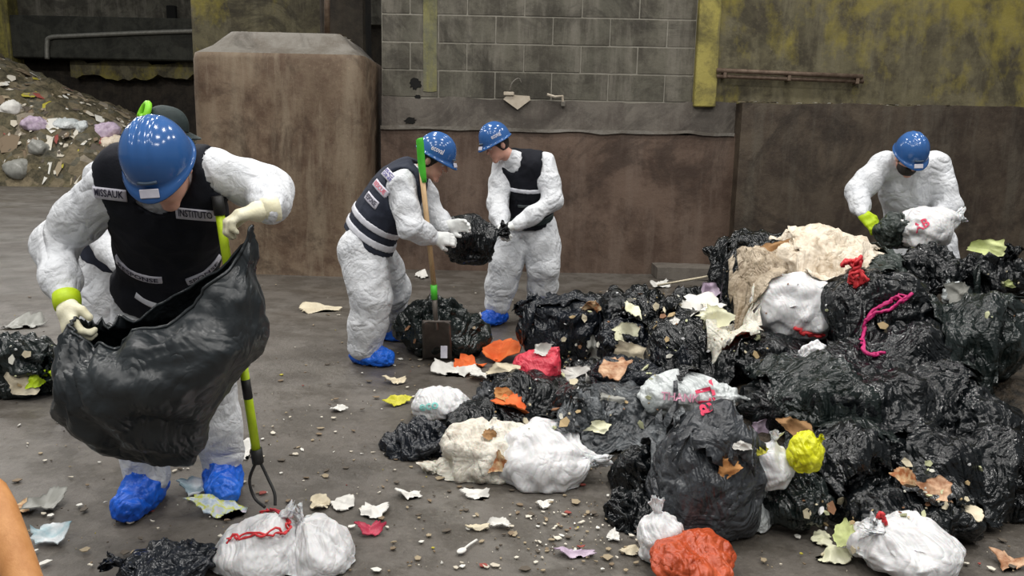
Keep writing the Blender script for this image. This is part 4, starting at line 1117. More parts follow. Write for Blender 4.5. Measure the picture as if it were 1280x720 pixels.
# ================================================================== TOOLS
WOOD = plain('pale_wood', lin((176, 144, 104)), lin((196, 166, 126)), .55, 14, .25, 60, stretch=(8, 8, .5))
STEEL = plain('dull_dark_steel', lin((84, 78, 74)), lin((104, 98, 92)), .45, 10, .2, 40, metal=.5)
GREENP = plain('bright_green_plastic', lin((66, 176, 44)), lin((84, 196, 60)), .4, 12, .1, 50)
BLACKP = plain('black_rubber', (.012, .012, .012), (.02, .02, .02), .55, 12, .2, 50)
ts = thing('shovel', 'square steel shovel with wooden shaft and green grip standing on its blade', 'shovel', G(547, 450))
tip = P(525, 175, 5.08); fer = P(543, 362, 5.18); soc = P(544, 392, 5.19); bl0 = P(546, 402, 5.2); bl1 = P(547, 449, G(547, 450)[1])
MB().tube([P(527, 214, 5.10), fer], .017, 12).put('shaft', WOOD, ts, smooth=True)
MB().tube(spline([P(524, 173, 5.08), P(525, 178, 5.08), P(527, 205, 5.095), P(530, 228, 5.105)], 12), [.010]+[.024]*8+[.022, .020, .018], 12).put('grip', GREENP, ts, smooth=True)
MB().tube([P(542, 356, 5.177), P(543, 374, 5.185)], .022, 12).put('ferrule', GREENP, ts, smooth=True)
MB().tube([P(543, 370, 5.183), soc, P(546, 412, 5.2)], [.019, .016, .012], 10).put('socket', STEEL, ts, smooth=True)
W = 10; H = 14; V = []; dn = bl1-bl0; wv = np.array([.205, 0, 0])
for k in (0, 1):
    for i in range(H):
        for j in range(W):
            u = j/(W-1)-.5; v = i/(H-1); bow = (2*u)**2*.035*(1-.4*v)
            V.append(bl0+dn*v+wv*u*(.92+.08*v)+np.array([0, -bow-.02*(1-v)**3+k*.005, .012*(1-abs(2*u)**4)*(1-v)]))
F = []
for k in (0, 1):
    for i in range(H-1):
        for j in range(W-1):
            a = k*W*H+i*W+j; q = (a, a+1, a+W+1, a+W); F.append(q[::-1] if k == 0 else q)
E = [j for j in range(W)]+[i*W+W-1 for i in range(1, H)]+[(H-1)*W+j for j in range(W-2, -1, -1)]+[i*W for i in range(H-2, 0, -1)]
F += [(E[i], E[(i+1) % len(E)], W*H+E[(i+1) % len(E)], W*H+E[i]) for i in range(len(E))]
bl = put('blade', V, F, STEEL, ts)
MB().box(P(555, 440, 5.18), (.045, .004, .085), None, .001).put('price_sticker', PATCH, bl)
MB().box(bl0+np.array([0, -.012, .004]), (.19, .03, .012), None, .004).put('foot_tread', STEEL, bl)

tg = thing('litter_picker', 'lime yellow pole tool with black wire fork beside the foreground worker', 'tool', G(332, 632))
a, b_ = P(274, 262, 2.78), P(322, 574, 2.86)
pt = lambda f: a+(b_-a)*f
MB().tube([pt(0), pt(.36)], .016, 12).put('pole', LIME, tg, smooth=True)
MB().tube([pt(.35), pt(.56)], .012, 12).put('inner_pole', BLACKP, tg, smooth=True)
MB().tube([pt(.55), pt(.97)], .0165, 12).put('pole', LIME, tg, smooth=True)
MB().tube([pt(.66), pt(.74)], .0172, 12).put('band', BLACKP, tg, smooth=True)
MB().tube([pt(.955), pt(1.015)], .022, 12).put('collar', BLACKP, tg, smooth=True)
MB().tube([pt(-.05), pt(.02)], .020, 12).put('end_cap', BLACKP, tg, smooth=True)
MB().tube(spline([P(320, 577, 2.86), P(312, 600, 2.87), P(318, 622, 2.86), P(331, 634, 2.83)], 16), .006, 8).put('tine', BLACKP, tg, smooth=True)
MB().tube(spline([P(325, 577, 2.86), P(334, 596, 2.85), P(343, 616, 2.82), P(344, 632, 2.80)], 16), .006, 8).put('tine', BLACKP, tg, smooth=True)
# ================================================================== LOOSE FILM, SCRAPS, HEAP
def drape(label, poly, mat, seed, lift=.02, amp=.05, res=.020, cell=.16, ax=None, group='empty film draped over the pile', name='loose_film'):
    """empty bag lying over the pile: takes the height of what is below it, folds on top; poly = image outline"""
    pts = np.array([hit(x, y)[0] for x, y in poly]); rs = np.random.RandomState(seed)
    pts = np.array([p if p[1] < 5.6 else P(x, y, 5.25) for p, (x, y) in zip(pts, poly)])      # nothing reaches behind the pile
    lo, hi = pts[:, :2].min(0), pts[:, :2].max(0); nx, ny = [max(6, min(64, int(math.ceil((hi[k]-lo[k])/res)))) for k in (0, 1)]
    A, B = np.meshgrid(np.linspace(lo[0], hi[0], nx), np.linspace(lo[1], hi[1], ny), indexing='ij'); X = np.stack([A.ravel(), B.ravel()], 1)
    Z = np.zeros(len(X))
    for i, q in enumerate(X):
        best = .003
        for T in HITS:
            r = T.ray_cast(Vector((q[0], q[1], 2.5)), Vector((0, 0, -1)))
            if r[0] is not None and r[0].z > best: best = r[0].z
        Z[i] = best
    z0 = Z.reshape(nx, ny).copy(); z = z0.copy()
    for _ in range(6):
        p = np.pad(z, 1, 'edge'); z = np.maximum(z0, (p[:-2, 1:-1]+p[2:, 1:-1]+p[1:-1, :-2]+p[1:-1, 2:])/4)
    V = np.column_stack([X, z.ravel()+lift])
    # inside test with a ragged edge
    jit = X+.02*np.stack([vnoise(np.column_stack([X*22, X[:, :1]*0]), seed), vnoise(np.column_stack([X*22+9, X[:, :1]*0]), seed+1)], 1)
    ins = np.zeros(len(X), bool); n = len(pts); x, y = jit.T
    for i in range(n):
        a, b = pts[i], pts[(i+1) % n]
        c = ((a[1] > y) != (b[1] > y)) & (x < (b[0]-a[0])*(y-a[1])/(b[1]-a[1]+1e-9)+a[0]); ins ^= c
    F = []
    for i in range(nx-1):
        for j in range(ny-1):
            q = (i*ny+j, (i+1)*ny+j, (i+1)*ny+j+1, i*ny+j+1)
            if sum(ins[k] for k in q) >= 3: F.append(q)
    if not F: return None
    F = np.array(F); N = vnormals(V, F); a = ax if ax is not None else rs.randn(3)
    c1 = creases(V, cell, seed, squeeze(a, .3)); c2 = creases(V, cell*.45, seed+4, squeeze(np.asarray(a)+.4*rs.randn(3), .4)); c3 = creases(V, cell*.2, seed+9)
    V = V+N*np.maximum(-lift*.6, amp*c1+amp*.5*c2+amp*.2*c3)[:, None]
    used = np.unique(F); mp = -np.ones(len(V), int); mp[used] = np.arange(len(used)); V = V[used]; F = mp[F]; m = len(V)
    N = vnormals(V, F); W = V-N*.004
    ed = {}
    for f in F:
        for k in range(4):
            e = (f[k], f[(k+1) % 4]); ed[e] = ed.get(e, 0)+1
    rim = [(b, a, a+m, b+m) for (a, b) in ed if (b, a) not in ed]
    Fl = F.tolist()+[[q+m for q in f[::-1]] for f in F.tolist()]+[list(map(int, r)) for r in rim]
    VV = np.vstack([V, W]); VV[:, 2] = np.maximum(VV[:, 2], .002)
    o = put(name, VV, Fl, mat, label=label, category='plastic film', group=group); reg(VV, Fl)
    return o
drape('black film draped below the magenta drawstring bag', [(1040, 428), (1120, 420), (1200, 440), (1240, 480), (1200, 520), (1140, 560), (1090, 520), (1020, 480)], BLACK, 101, amp=.055, ax=(.5, 0, 1))
drape('black film hanging down in the middle of the pile front', [(930, 455), (1040, 450), (1100, 500), (1120, 570), (1040, 560), (960, 520)], BLACKG, 102, amp=.05, ax=(1, 0, .2))
drape('green-black film stretched at the right edge below the ragged bag', [(1160, 370), (1225, 360), (1279, 385), (1279, 460), (1215, 470), (1180, 430)], BLACKG, 103, amp=.05, ax=(.4, 0, 1))
drape('black film over the lower right of the pile', [(1120, 570), (1200, 540), (1275, 560), (1278, 640), (1200, 650), (1130, 620)], BLACK, 104, amp=.05)
drape('black film lying left of the round white bag', [(820, 400), (900, 390), (950, 430), (930, 480), (850, 480), (805, 440)], BLACK, 105, amp=.045)
drape('thin grey film over the tall grey-black bag', [(838, 534), (925, 530), (955, 560), (940, 620), (890, 650), (840, 600)], BGREY, 106, amp=.045, ax=(.4, 0, 1))
drape('blue-black film over the far left bag of the pile', [(645, 400), (700, 375), (770, 380), (800, 415), (745, 430), (665, 424)], BLACKB, 107, amp=.05)
drape('black film between the cardboard and the dusty bag', [(600, 480), (700, 470), (740, 500), (700, 530), (620, 520)], BLACK, 108, amp=.04)
drape('dark film along the front of the dusty bag', [(660, 520), (760, 520), (850, 500), (850, 545), (770, 565), (700, 545)], BDUST, 109, amp=.035)
drape('dark brown-black film beside the neon yellow bag', [(1020, 545), (1090, 540), (1120, 600), (1060, 625), (1015, 600)], BLACK, 110, amp=.045)
drape('crumpled black film over the back left of the pile', [(740, 372), (800, 362), (860, 372), (850, 400), (790, 395)], BLACK, 111, amp=.05, cell=.12)
drape('dirty white film trailing from the round white bag', [(880, 388), (935, 366), (950, 400), (946, 432), (905, 445), (878, 420)], WDIRTY, 112, amp=.05, cell=.12, group='pale film on the pile')
drape('beige film trailing from the beige torn bag', [(905, 340), (960, 318), (985, 350), (950, 385), (905, 385)], BEIGE, 113, amp=.05, cell=.12, group='pale film on the pile')
drape('cream film over the top of the pile', [(980, 300), (1060, 288), (1105, 310), (1080, 345), (1010, 345)], CREAMB, 114, amp=.04, cell=.14, group='pale film on the pile')
drape('dark green film edging the cream bag', [(1062, 285), (1092, 288), (1130, 320), (1120, 345), (1095, 345), (1108, 318)], BGREEN, 115, amp=.04, group='empty film draped over the pile')

bag('red film bag on the left wing of the pile', (640, 434, 702, 482), 4.42, REDB, seed=45, neck=(.5, -.1, .9), crum=.6, lobes=2, tail=False, taper=.7)
# ties, strings and print
string_on('drawstring', [(1138, 368), (1120, 384), (1100, 392), (1082, 398), (1079, 420), (1077, 438), (1090, 446), (1103, 444)], .0075, PINKT, b_mag, .012)
string_on('drawstring', [(1082, 398), (1105, 380), (1122, 372), (1138, 368)], .0075, PINKT, b_mag, .012)
string_on('tie', [(1052, 331), (1062, 326), (1074, 327), (1070, 338), (1064, 346), (1072, 356), (1078, 346), (1070, 332)], .010, REDT, b_cream, .012, flat=True, strands=3, jit=.02)
string_on('tie', [(995, 412), (1010, 418), (1028, 420)], .009, REDT, b_white, .01, flat=True)
string_on('drawstring', [(326, 642), (340, 640), (358, 650), (356, 666), (330, 668), (300, 672), (283, 678)], .004, REDT, b_f1, .006)
string_on('tie', [(1098, 650), (1103, 643), (1106, 652)], .006, REDT, b_br, .008, flat=True)
def print_on(s, cx, cy, hpx, mat, parent, Y, rot=0.0, width=None, name='lettering'):
    """print laid on the bag's film"""
    V, F = text_mesh(s, hpx/FPX*Y*1.25); out = []
    if width: V[:, 0] *= (width/FPX*Y)/(V[:, 0].max()-V[:, 0].min())
    for v in V:
        x = (v[0]*math.cos(rot)-v[1]*math.sin(rot))*FPX/Y; y = (v[0]*math.sin(rot)+v[1]*math.cos(rot))*FPX/Y
        p, n = hit(cx+x, cy-y); out.append(p+n*.003+(CAMP-p)/np.linalg.norm(CAMP-p)*.004)
    return put(name, out, F, mat, parent, smooth=False)
INKRR = plain('red_bag_print', lin((204, 46, 84)), lin((214, 70, 100)), .5, 12, 0)
INKPK = plain('pink_bag_print', lin((220, 150, 176)), lin((228, 168, 190)), .5, 12, 0)
INKT = plain('teal_bag_print', lin((120, 196, 190)), lin((140, 208, 200)), .5, 12, 0)
print_on('THANK', 850, 497, 11, INKPK, b_lbl, 3.85, -.08)
print_on('Tia', 882, 498, 26, INKRR, b_lbl, 3.85, -1.3)
print_on('AB', 1152, 282, 13, INKRR, b_print, 5.25, .5)
print_on('eco', 536, 507, 13, INKT, b_teal, 4.15, .15)


# ---- single scraps
def scrap(name, label, cat, box, mat, seed, group='scraps on the floor', thick=.004, amp=.25, up=.5, n=12, poly=7, bulge=.0, parent=None):
    """crumpled flat scrap lying where the picture shows it"""
    x0, y0, x1, y1 = box; cx, cy = (x0+x1)/2, (y0+y1)/2; p, nn = hit(cx, cy+(y1-y0)*.1); dist = np.linalg.norm(p-CAMP)
    view = (CAMP-p)/dist; z = nrm(nn*(1-up)+view*up) if nn[2] < .95 else nrm(nn+view*.25)
    R = frame_from(z, (1, 0, 0)); w = (x1-x0)/FPX*p[1]; ca = max(.35, abs(np.dot(z, view))); h = min((y1-y0)/FPX*p[1]/ca, w*2.2)
    rs = np.random.RandomState(seed); ang = (np.arange(poly)+.75*rs.rand(poly))*2*math.pi/poly; rad = .55+.75*rs.rand(poly)
    pv = np.stack([rad*np.cos(ang), rad*np.sin(ang)], 1); pv = np.vstack([pv, pv[:1]]); cum = np.r_[0, np.cumsum(np.linalg.norm(np.diff(pv, axis=0), axis=1))]
    m = 40; u = np.linspace(0, cum[-1], m, endpoint=False); ol = np.stack([np.interp(u, cum, pv[:, 0]), np.interp(u, cum, pv[:, 1])], 1)*(1+.10*rs.randn(m, 1)*.7)
    V = []; rings = 8
    for i in range(rings+1):
        t = i/rings
        for j in range(m): V.append((t*ol[j, 0]*w/2, t*ol[j, 1]*h/2, bulge*w*(1-t*t)))
    V = np.array(V); s = max(w, h); fa = rs.rand()*3.14; off = .2*(rs.rand()-.5)*s
    fold = np.abs(V[:, 0]*math.cos(fa)+V[:, 1]*math.sin(fa)-off); fold2 = np.abs(-V[:, 0]*math.sin(fa+.5)+V[:, 1]*math.cos(fa+.5)+off)
    zz = amp*s*(creases(V/s*1.0+seed*3.1, .42, seed, None)*.7+.4*vnoise(V/s*2.6+seed, seed))+(.5*fold-.25*fold2)*(.4+amp)
    V[:, 2] += zz
    V[:, 0] *= w/max(1e-6, V[:, 0].max()-V[:, 0].min()); V[:, 1] *= h/max(1e-6, V[:, 1].max()-V[:, 1].min())
    T = V@R.T+p+nn*(.006+thick-np.quantile(zz, .25))
    F = [(i*m+j, i*m+(j+1) % m, (i+1)*m+(j+1) % m, (i+1)*m+j) for i in range(rings) for j in range(m)]
    F = [f[::-1] for f in F]; k = len(T); Bm = T-z*thick
    FF = F+[tuple(q+k for q in f[::-1]) for f in F]+[(rings*m+j, rings*m+(j+1) % m, k+rings*m+(j+1) % m, k+rings*m+j) for j in range(m)]
    VV = np.vstack([T, Bm]); VV[:, 2] = np.maximum(VV[:, 2], .002+.0008*(seed % 3))
    return put(name, VV, FF, mat, parent, label=label, category=cat, group=group) if parent is None else put(name, VV, FF, mat, parent)
PAPER = plain('white_paper', lin((206, 204, 198)), lin((222, 220, 214)), .8, 12, .4, 40)
PAPERC = plain('cream_paper', lin((196, 184, 158)), lin((214, 204, 180)), .8, 12, .4, 40)
PAPERB = plain('brown_paper', lin((146, 108, 70)), lin((172, 134, 92)), .8, 12, .4, 40)
PAPERO = plain('orange_paper', lin((214, 92, 36)), lin((228, 118, 58)), .7, 12, .4, 40)
PINKW = plain('dark_pink_wrapper', lin((158, 42, 66)), lin((186, 66, 88)), .45, 20, .5, 60)
LEAF = plain('pale_cabbage_leaf', lin((214, 214, 178)), lin((230, 228, 204)), .6, 10, .4, 40)
LEAFG = plain('light_green_leaf', lin((176, 188, 120)), lin((202, 208, 150)), .6, 10, .4, 40)
CARDB = plain('cardboard', lin((176, 122, 70)), lin((196, 144, 90)), .8, 10, .3, 60)
GREYP = plain('grey_translucent_plastic', lin((132, 132, 126)), lin((150, 150, 144)), .4, 10, .2, 40)
TEALW = plain('teal_white_wrapper', lin((150, 178, 186)), lin((214, 216, 218)), .4, 16, .4, 50)
FOOD = plain('mixed_food_scraps', lin((150, 92, 52)), lin((206, 180, 140)), .7, 26, .6, 50, lo=.4, hi=.6)
FOODO = plain('orange_food_scraps', lin((142, 94, 62)), lin((206, 172, 140)), .6, 22, .6, 50)
YELS = plain('yellow_scrap', lin((176, 172, 40)), lin((200, 194, 70)), .6, 14, .4, 50)
LIL = plain('lilac_paper', lin((170, 150, 172)), lin((200, 184, 200)), .7, 12, .3, 50)
# multicoloured wrapper
t = NT('printed_foil_wrapper'); f = t.noise(14, 4, .6)
WRAP = t.fin(t.ramp(f, [(.36, lin((150, 170, 190))), (.45, lin((196, 206, 214))), (.52, lin((200, 204, 60))), (.58, lin((176, 192, 200))), (.7, lin((206, 190, 198)))]), .35, t.bump(t.noise(30, 4, .6), .4, .01), .5)

SP = 'scraps on the pile'
L_ = [
 ('food_scrap', 'white leaf-shaped scrap standing on the back left bags', 'scrap', (778, 366, 800, 400), LEAF, 1, SP, {}),
 ('vegetable_leaf', 'pale cabbage leaf piece below the standing white scrap', 'leaf', (765, 398, 802, 424), LEAF, 2, SP, {}),
 ('vegetable_leaf', 'cream cabbage leaf left of the crumpled black bag', 'leaf', (764, 420, 812, 450), PAPERC, 3, SP, {}),
 ('paper_scrap', 'pale grey paper scrap on the far left bag of the pile', 'paper', (724, 412, 754, 446), GREYP, 4, SP, {}),
 ('food_scrap', 'yellowish straw-like food scrap above the red lettering bag', 'scrap', (742, 442, 790, 470), FOODO, 5, SP, {}),
 ('paper_scrap', 'white torn paper strip left of the beige film', 'paper', (842, 372, 905, 400), PAPER, 6, SP, {}),
 ('vegetable_leaf', 'pale cabbage leaf with green core left of the dirty film', 'leaf', (868, 380, 920, 412), LEAF, 7, SP, {}),
 ('paper_scrap', 'small white card at the back edge of the pile', 'paper', (812, 352, 838, 362), PAPER, 8, SP, {}),
 ('food_scrap', 'brownish noodle-like scrap on the back left bags', 'scrap', (726, 370, 756, 390), FOOD, 9, SP, {}),
 ('paper_scrap', 'brown crumpled paper on the top left black bag', 'paper', (938, 300, 988, 322), PAPERB, 10, SP, {}),
 ('paper_scrap', 'pale lime folded paper at the right top of the pile', 'paper', (1212, 296, 1256, 322), LEAFG, 11, SP, {}),
 ('vegetable_leaf', 'small pale green leaf at the right edge of the pile', 'leaf', (1246, 346, 1272, 358), LEAFG, 12, SP, {}),
 ('paper_scrap', 'grey-white paper scrap in front of the green-black film', 'paper', (1184, 352, 1216, 378), GREYP, 13, SP, {}),
 ('food_scrap', 'orange-brown food scraps spilling below the pile centre', 'scrap', (1150, 592, 1196, 630), FOODO, 14, SP, {}),
 ('food_scrap', 'pale bread-like scrap beside the orange-brown scraps', 'scrap', (1118, 580, 1148, 614), FOOD, 15, SP, {}),
 ('paper_scrap', 'dirty white scrap right of the orange-brown scraps', 'paper', (1194, 612, 1228, 652), PAPERC, 16, SP, {}),
 ('paper_scrap', 'tan torn paper behind the pear-shaped bag', 'paper', (968, 514, 1014, 544), PAPERB, 17, SP, {}),
 ('paper_scrap', 'pink and white torn paper beside the red lettering bag', 'paper', (936, 514, 972, 540), LIL, 18, SP, {}),
 ('paper_scrap', 'yellow-brown wrapper on the tall grey-black bag', 'paper', (893, 564, 926, 600), CARDB, 19, SP, {}),
 ('paper_scrap', 'white wrapper strip above the yellow-brown wrapper', 'paper', (910, 548, 940, 562), PAPER, 20, SP, {}),
 ('vegetable_leaf', 'small yellow leaf left of the pear-shaped bag', 'leaf', (944, 556, 962, 570), YELS, 21, SP, {}),
 ('paper_scrap', 'pale grey flat scrap on the dusty bag', 'paper', (742, 488, 780, 508), GREYP, 22, SP, {}),
 ('food_scrap', 'cream shell-like scrap on the dusty bag', 'scrap', (730, 522, 768, 540), LEAF, 23, SP, {}),
 ('cardboard_piece', 'tan cardboard piece on the grey-black bag', 'cardboard', (612, 482, 642, 502), CARDB, 24, SP, {}),
 ('paper_scrap', 'orange strip beside the tan cardboard piece', 'paper', (610, 496, 662, 518), PAPERO, 25, SP, {}),
 ('paper_scrap', 'bright orange crumpled paper near the shovel', 'paper', (598, 434, 648, 458), PAPERO, 26, 'paper beside the shovel', dict(amp=.4, bulge=.12)),
 ('paper_scrap', 'white and orange sheet on the floor in front of the shovel', 'paper', (538, 450, 602, 474), PAPER, 27, 'paper beside the shovel', {}),
 ('paper_scrap', 'orange smear of paper lying over the white sheet', 'paper', (562, 446, 606, 470), PAPERO, 28, 'paper beside the shovel', {}),
 ('paper_scrap', 'cream paper under the bright orange paper', 'paper', (602, 454, 652, 468), PAPERC, 29, 'paper beside the shovel', {}),
 ('paper_scrap', 'white paper cone right of the red film bag', 'paper', (692, 452, 750, 480), PAPER, 30, 'paper beside the shovel', dict(amp=.3, bulge=.1)),
 ('paper_scrap', 'small white paper below the orange paper', 'paper', (586, 464, 614, 478), PAPER, 31, 'paper beside the shovel', {}),
 ('paper_scrap', 'white scrap on top of the red film bag', 'paper', (664, 430, 690, 446), PAPER, 32, 'paper beside the shovel', {}),
 ('food_scrap', 'brown torn opening with refuse on the dirty white bag', 'scrap', (606, 562, 646, 592), FOOD, 69, SP, {}),
 ('food_scrap', 'dark stain of refuse on top of the dirty white bag', 'scrap', (602, 534, 622, 550), PAPERB, 70, SP, {}),
 # floor
 ('wrapper', 'dark pink wrapper on the floor in the foreground', 'wrapper', (440, 655, 484, 674), PINKW, 33, 'scraps on the floor', {}),
 ('wrapper', 'printed foil wrapper with yellow print by the blue shoe cover', 'wrapper', (236, 616, 318, 650), WRAP, 34, 'scraps on the floor', dict(bulge=.06)),
 ('wrapper', 'white and grey wrapper touching the blue shoe cover', 'wrapper', (222, 602, 272, 626), TEALW, 35, 'scraps on the floor', {}),
 ('plastic_sheet', 'grey square plastic sheet on the floor at lower left', 'plastic', (38, 612, 78, 648), GREYP, 36, 'scraps on the floor', dict(poly=5)),
 ('wrapper', 'teal and white printed wrapper at lower left', 'wrapper', (38, 658, 90, 684), TEALW, 37, 'scraps on the floor', {}),
 ('leather_scrap', 'brown scrap beside the grey plastic sheet', 'scrap', (18, 622, 44, 642), FOOD, 38, 'scraps on the floor', {}),
 ('paper_scrap', 'pale flattened paper right of the white bags', 'paper', (388, 620, 416, 640), PAPERC, 39, 'scraps on the floor', {}),
 ('paper_scrap', 'white torn paper right of the pale flattened paper', 'paper', (412, 620, 446, 640), PAPER, 40, 'scraps on the floor', {}),
 ('paper_scrap', 'pinkish white paper above the dark pink wrapper', 'paper', (446, 626, 484, 652), PAPER, 41, 'scraps on the floor', {}),
 ('yellow_scrap', 'yellow twisted scrap left of the oblong white bag', 'scrap', (478, 492, 516, 510), YELS, 42, 'scraps on the floor', {}),
 ('paper_scrap', 'small white triangle of paper in the middle of the floor', 'paper', (413, 506, 436, 516), PAPER, 43, 'scraps on the floor', {}),
 ('paper_scrap', 'pale paper strip above the yellow scrap', 'paper', (480, 473, 512, 482), PAPERC, 44, 'scraps on the floor', {}),
 ('paper_scrap', 'white folded paper below the dirty white bag', 'paper', (578, 612, 620, 626), PAPER, 45, 'scraps on the floor', {}),
 ('paper_scrap', 'white curled paper strip in front of the pile', 'paper', (606, 652, 640, 664), PAPER, 46, 'scraps on the floor', {}),
 ('paper_scrap', 'cream paper strip left of the white curled strip', 'paper', (578, 656, 612, 666), PAPERC, 47, 'scraps on the floor', {}),
 ('paper_scrap', 'pinkish torn paper at the bottom right of the floor', 'paper', (682, 684, 740, 700), LIL, 48, 'scraps on the floor', {}),
 ('paper_scrap', 'white piece of paper below the large clean white bag', 'paper', (670, 628, 690, 638), PAPER, 49, 'scraps on the floor', {}),
 ('paper_scrap', 'white scrap at the foot of the small crinkled black bag', 'paper', (756, 664, 774, 680), PAPER, 50, 'scraps on the floor', {}),
 ('paper_scrap', 'cream paper left of the orange bag', 'paper', (772, 684, 800, 696), PAPERC, 51, 'scraps on the floor', {}),
 ('vegetable_leaf', 'pale leaf beside the bottom right white bag', 'leaf', (1012, 662, 1044, 686), LEAF, 52, 'scraps on the floor', {}),
 ('vegetable_leaf', 'grey-green leaf scraps left of the bottom right white bag', 'leaf', (1040, 650, 1074, 684), LEAFG, 53, 'scraps on the floor', {}),
 ('vegetable_leaf', 'white-green leaf at the bottom edge left of the white bag', 'leaf', (1014, 686, 1062, 708), LEAF, 54, 'scraps on the floor', {}),
 ('food_scrap', 'brown crumbs of food at the bottom right corner', 'scrap', (1238, 690, 1290, 716), FOODO, 55, 'scraps on the floor', {}),
 ('paper_scrap', 'white scrap at the left edge of the floor near the torn bag', 'paper', (68, 508, 90, 532), PAPER, 56, 'scraps on the floor', {}),
 ('wrapper', 'lime yellow wrapper in the torn bag at the left edge', 'wrapper', (32, 464, 56, 484), LIME, 57, 'scraps in the torn bag', {}),
 ('paper_scrap', 'beige paper in the torn bag at the left edge', 'paper', (10, 460, 52, 496), PAPERC, 58, 'scraps in the torn bag', {}),
 ('wrapper', 'lime strip wrapper at the top of the torn bag', 'wrapper', (50, 462, 74, 472), LIME, 59, 'scraps in the torn bag', {}),
 ('paper_scrap', 'white paper near the picker fork on the floor', 'paper', (296, 546, 318, 580), PAPER, 60, 'scraps on the floor', {}),
 ('paper_scrap', 'pair of white flakes by the striped vest worker', 'paper', (368, 380, 422, 394), PAPERC, 61, 'scraps on the floor', {}),
 ('paper_scrap', 'white scrap between the bending workers on the floor', 'paper', (518, 340, 538, 350), PAPER, 62, 'scraps on the floor', {}),
 ('paper_scrap', 'white scrap at the kerb of the back wall', 'paper', (770, 331, 792, 338), PAPER, 63, 'scraps on the floor', {}),
 ('paper_scrap', 'pale litter at the foot of the brown wall', 'paper', (716, 330, 742, 340), PAPERC, 64, 'scraps on the floor', {}),
 ('plastic_scrap', 'flat grey scrap on the floor left of the torn bag', 'scrap', (4, 396, 52, 414), GREYP, 65, 'scraps on the floor', {}),
 ('plastic_film', 'lilac film at the left of the beige torn bag', 'plastic', (868, 350, 900, 380), LIL, 66, SP, {}),
 ('paper_scrap', 'white scrap on the crumpled black bag', 'paper', (836, 396, 850, 408), PAPER, 67, SP, {}),
 ('paper_scrap', 'pale tail of film at the left of the dirty white bag', 'paper', (494, 612, 532, 626), PAPER, 68, 'scraps on the floor', {}),
]
for (nm_, lb, ct, bx_, mt, sd, gr, kw) in L_: scrap(nm_, lb, ct, bx_, mt, sd, gr, **kw)
# plastic spoon
c = G(583, 688); tsn = thing('plastic_spoon', 'small white plastic spoon on the floor in the foreground', 'spoon', c)
e = SDF(.01).el(G(577, 692)+[0, 0, .012], (.016, .024, .007), np.array(Euler((0, 0, -.6)).to_matrix())); lo, hi = e.bbox(.01); V, F = surface(e, lo, hi, .004); put('bowl', V, F, PAPER, tsn)
MB().tube(spline([G(580, 690)+[0, 0, .012], G(587, 685)+[0, 0, .014], G(596, 678)+[0, 0, .010]], 8), .005, 6).put('handle', PAPER, tsn, smooth=True)
# thin stick leaning over the back of the pile
MB().tube([hit(822, 362)[0]+[0, 0, .03], P(888, 345, 5.2)], .008, 6).put('thin_stick', PAPERC, smooth=True, label='thin pale stick lying over the back of the pile', category='stick')
# tan timber close to the camera at the lower left
TAN = plain('tan_smooth_timber', lin((186, 128, 76)), lin((206, 148, 94)), .5, 6, .2, 40, stretch=(6, 6, .6))
q = MB(); a_ = P(-14, 618, 1.55); b_ = P(40, 760, 1.45)
tt = thing('timber_post', 'smooth tan timber post leaning at the lower left corner', 'timber', (b_[0]+.1, b_[1]-.1, 0))
dv = b_-a_; full = b_+dv*((0-b_[2])/dv[2])
MB().tube(spline([a_-dv*.1+[-.05, 0, 0], a_, (a_+b_)/2+[.004, 0, 0], b_, full*.5+b_*.5, full], 16), .036, 16).put('shaft', TAN, tt, smooth=True)
MB().tube([full+(b_-full)*.06, full], [.04, .044], 16).put('end', TAN, tt, smooth=True)

# ---- fine litter nobody could count
rs = np.random.RandomState(77)
def flakes(n, sampler, smin, smax, seed, zf=lambda p: 0.004):
    r = np.random.RandomState(seed); V = []; F = []; C = []
    pal = np.array([lin(c) for c in ((214, 212, 204), (190, 182, 166), (150, 136, 112), (120, 104, 84), (206, 200, 186), (88, 80, 70), (170, 160, 60), (140, 70, 62))])
    for i in range(n):
        p = sampler(r); s = smin+(smax-smin)*r.rand()**3; k = 5; a0 = r.rand()*6.28; z = zf(p); b = len(V)
        el = .35+.6*r.rand(); ro = r.rand()*3.14
        for l in (0, 1):
            for j in range(k):
                a = a0+6.283*j/k; rr = s*(.6+.6*r.rand()) if l == 0 else None
                if l == 0:
                    x, y = rr*math.cos(a), rr*math.sin(a)*el
                    vx, vy = p[0]+x*math.cos(ro)-y*math.sin(ro), p[1]+x*math.sin(ro)+y*math.cos(ro); V.append((vx, vy, zf((vx, vy))+min(.006, s*.25)*r.rand()+.001))
                else:
                    q = V[b+j]; V.append((q[0]+(p[0]-q[0])*.1, q[1]+(p[1]-q[1])*.1, max(0.001, q[2]-.004)))
        F += [tuple(range(b, b+k))]+[(b+(j+1) % k, b+j, b+k+j, b+k+(j+1) % k) for j in range(k)]
        C += [pal[r.choice(8, p=[.10, .14, .22, .20, .10, .20, .02, .02])]]*(k+1)
    return np.array(V), F, np.array(C)
t = NT('mixed_litter_flakes'); at = t.n('ShaderNodeAttribute', attribute_name='tone'); FLK = t.fin(at.outputs['Color'], .7, None, .3)
def flake_obj(name, label, n, sampler, smin, smax, seed, **kw):
    V, F, C = flakes(n, sampler, smin, smax, seed, **kw); o = put(name, V, F, FLK, smooth=False, origin=(0, 0, 0), label=label, category='litter', kind='stuff')
    ca = o.data.color_attributes.new('tone', 'FLOAT_COLOR', 'CORNER'); ls = np.zeros(len(o.data.loops), dtype=int)
    cnt = np.array([len(f) for f in F]); cc = np.repeat(C, cnt, axis=0); ca.data.foreach_set('color', np.column_stack([cc, np.ones(len(cc))]).ravel())
    return o
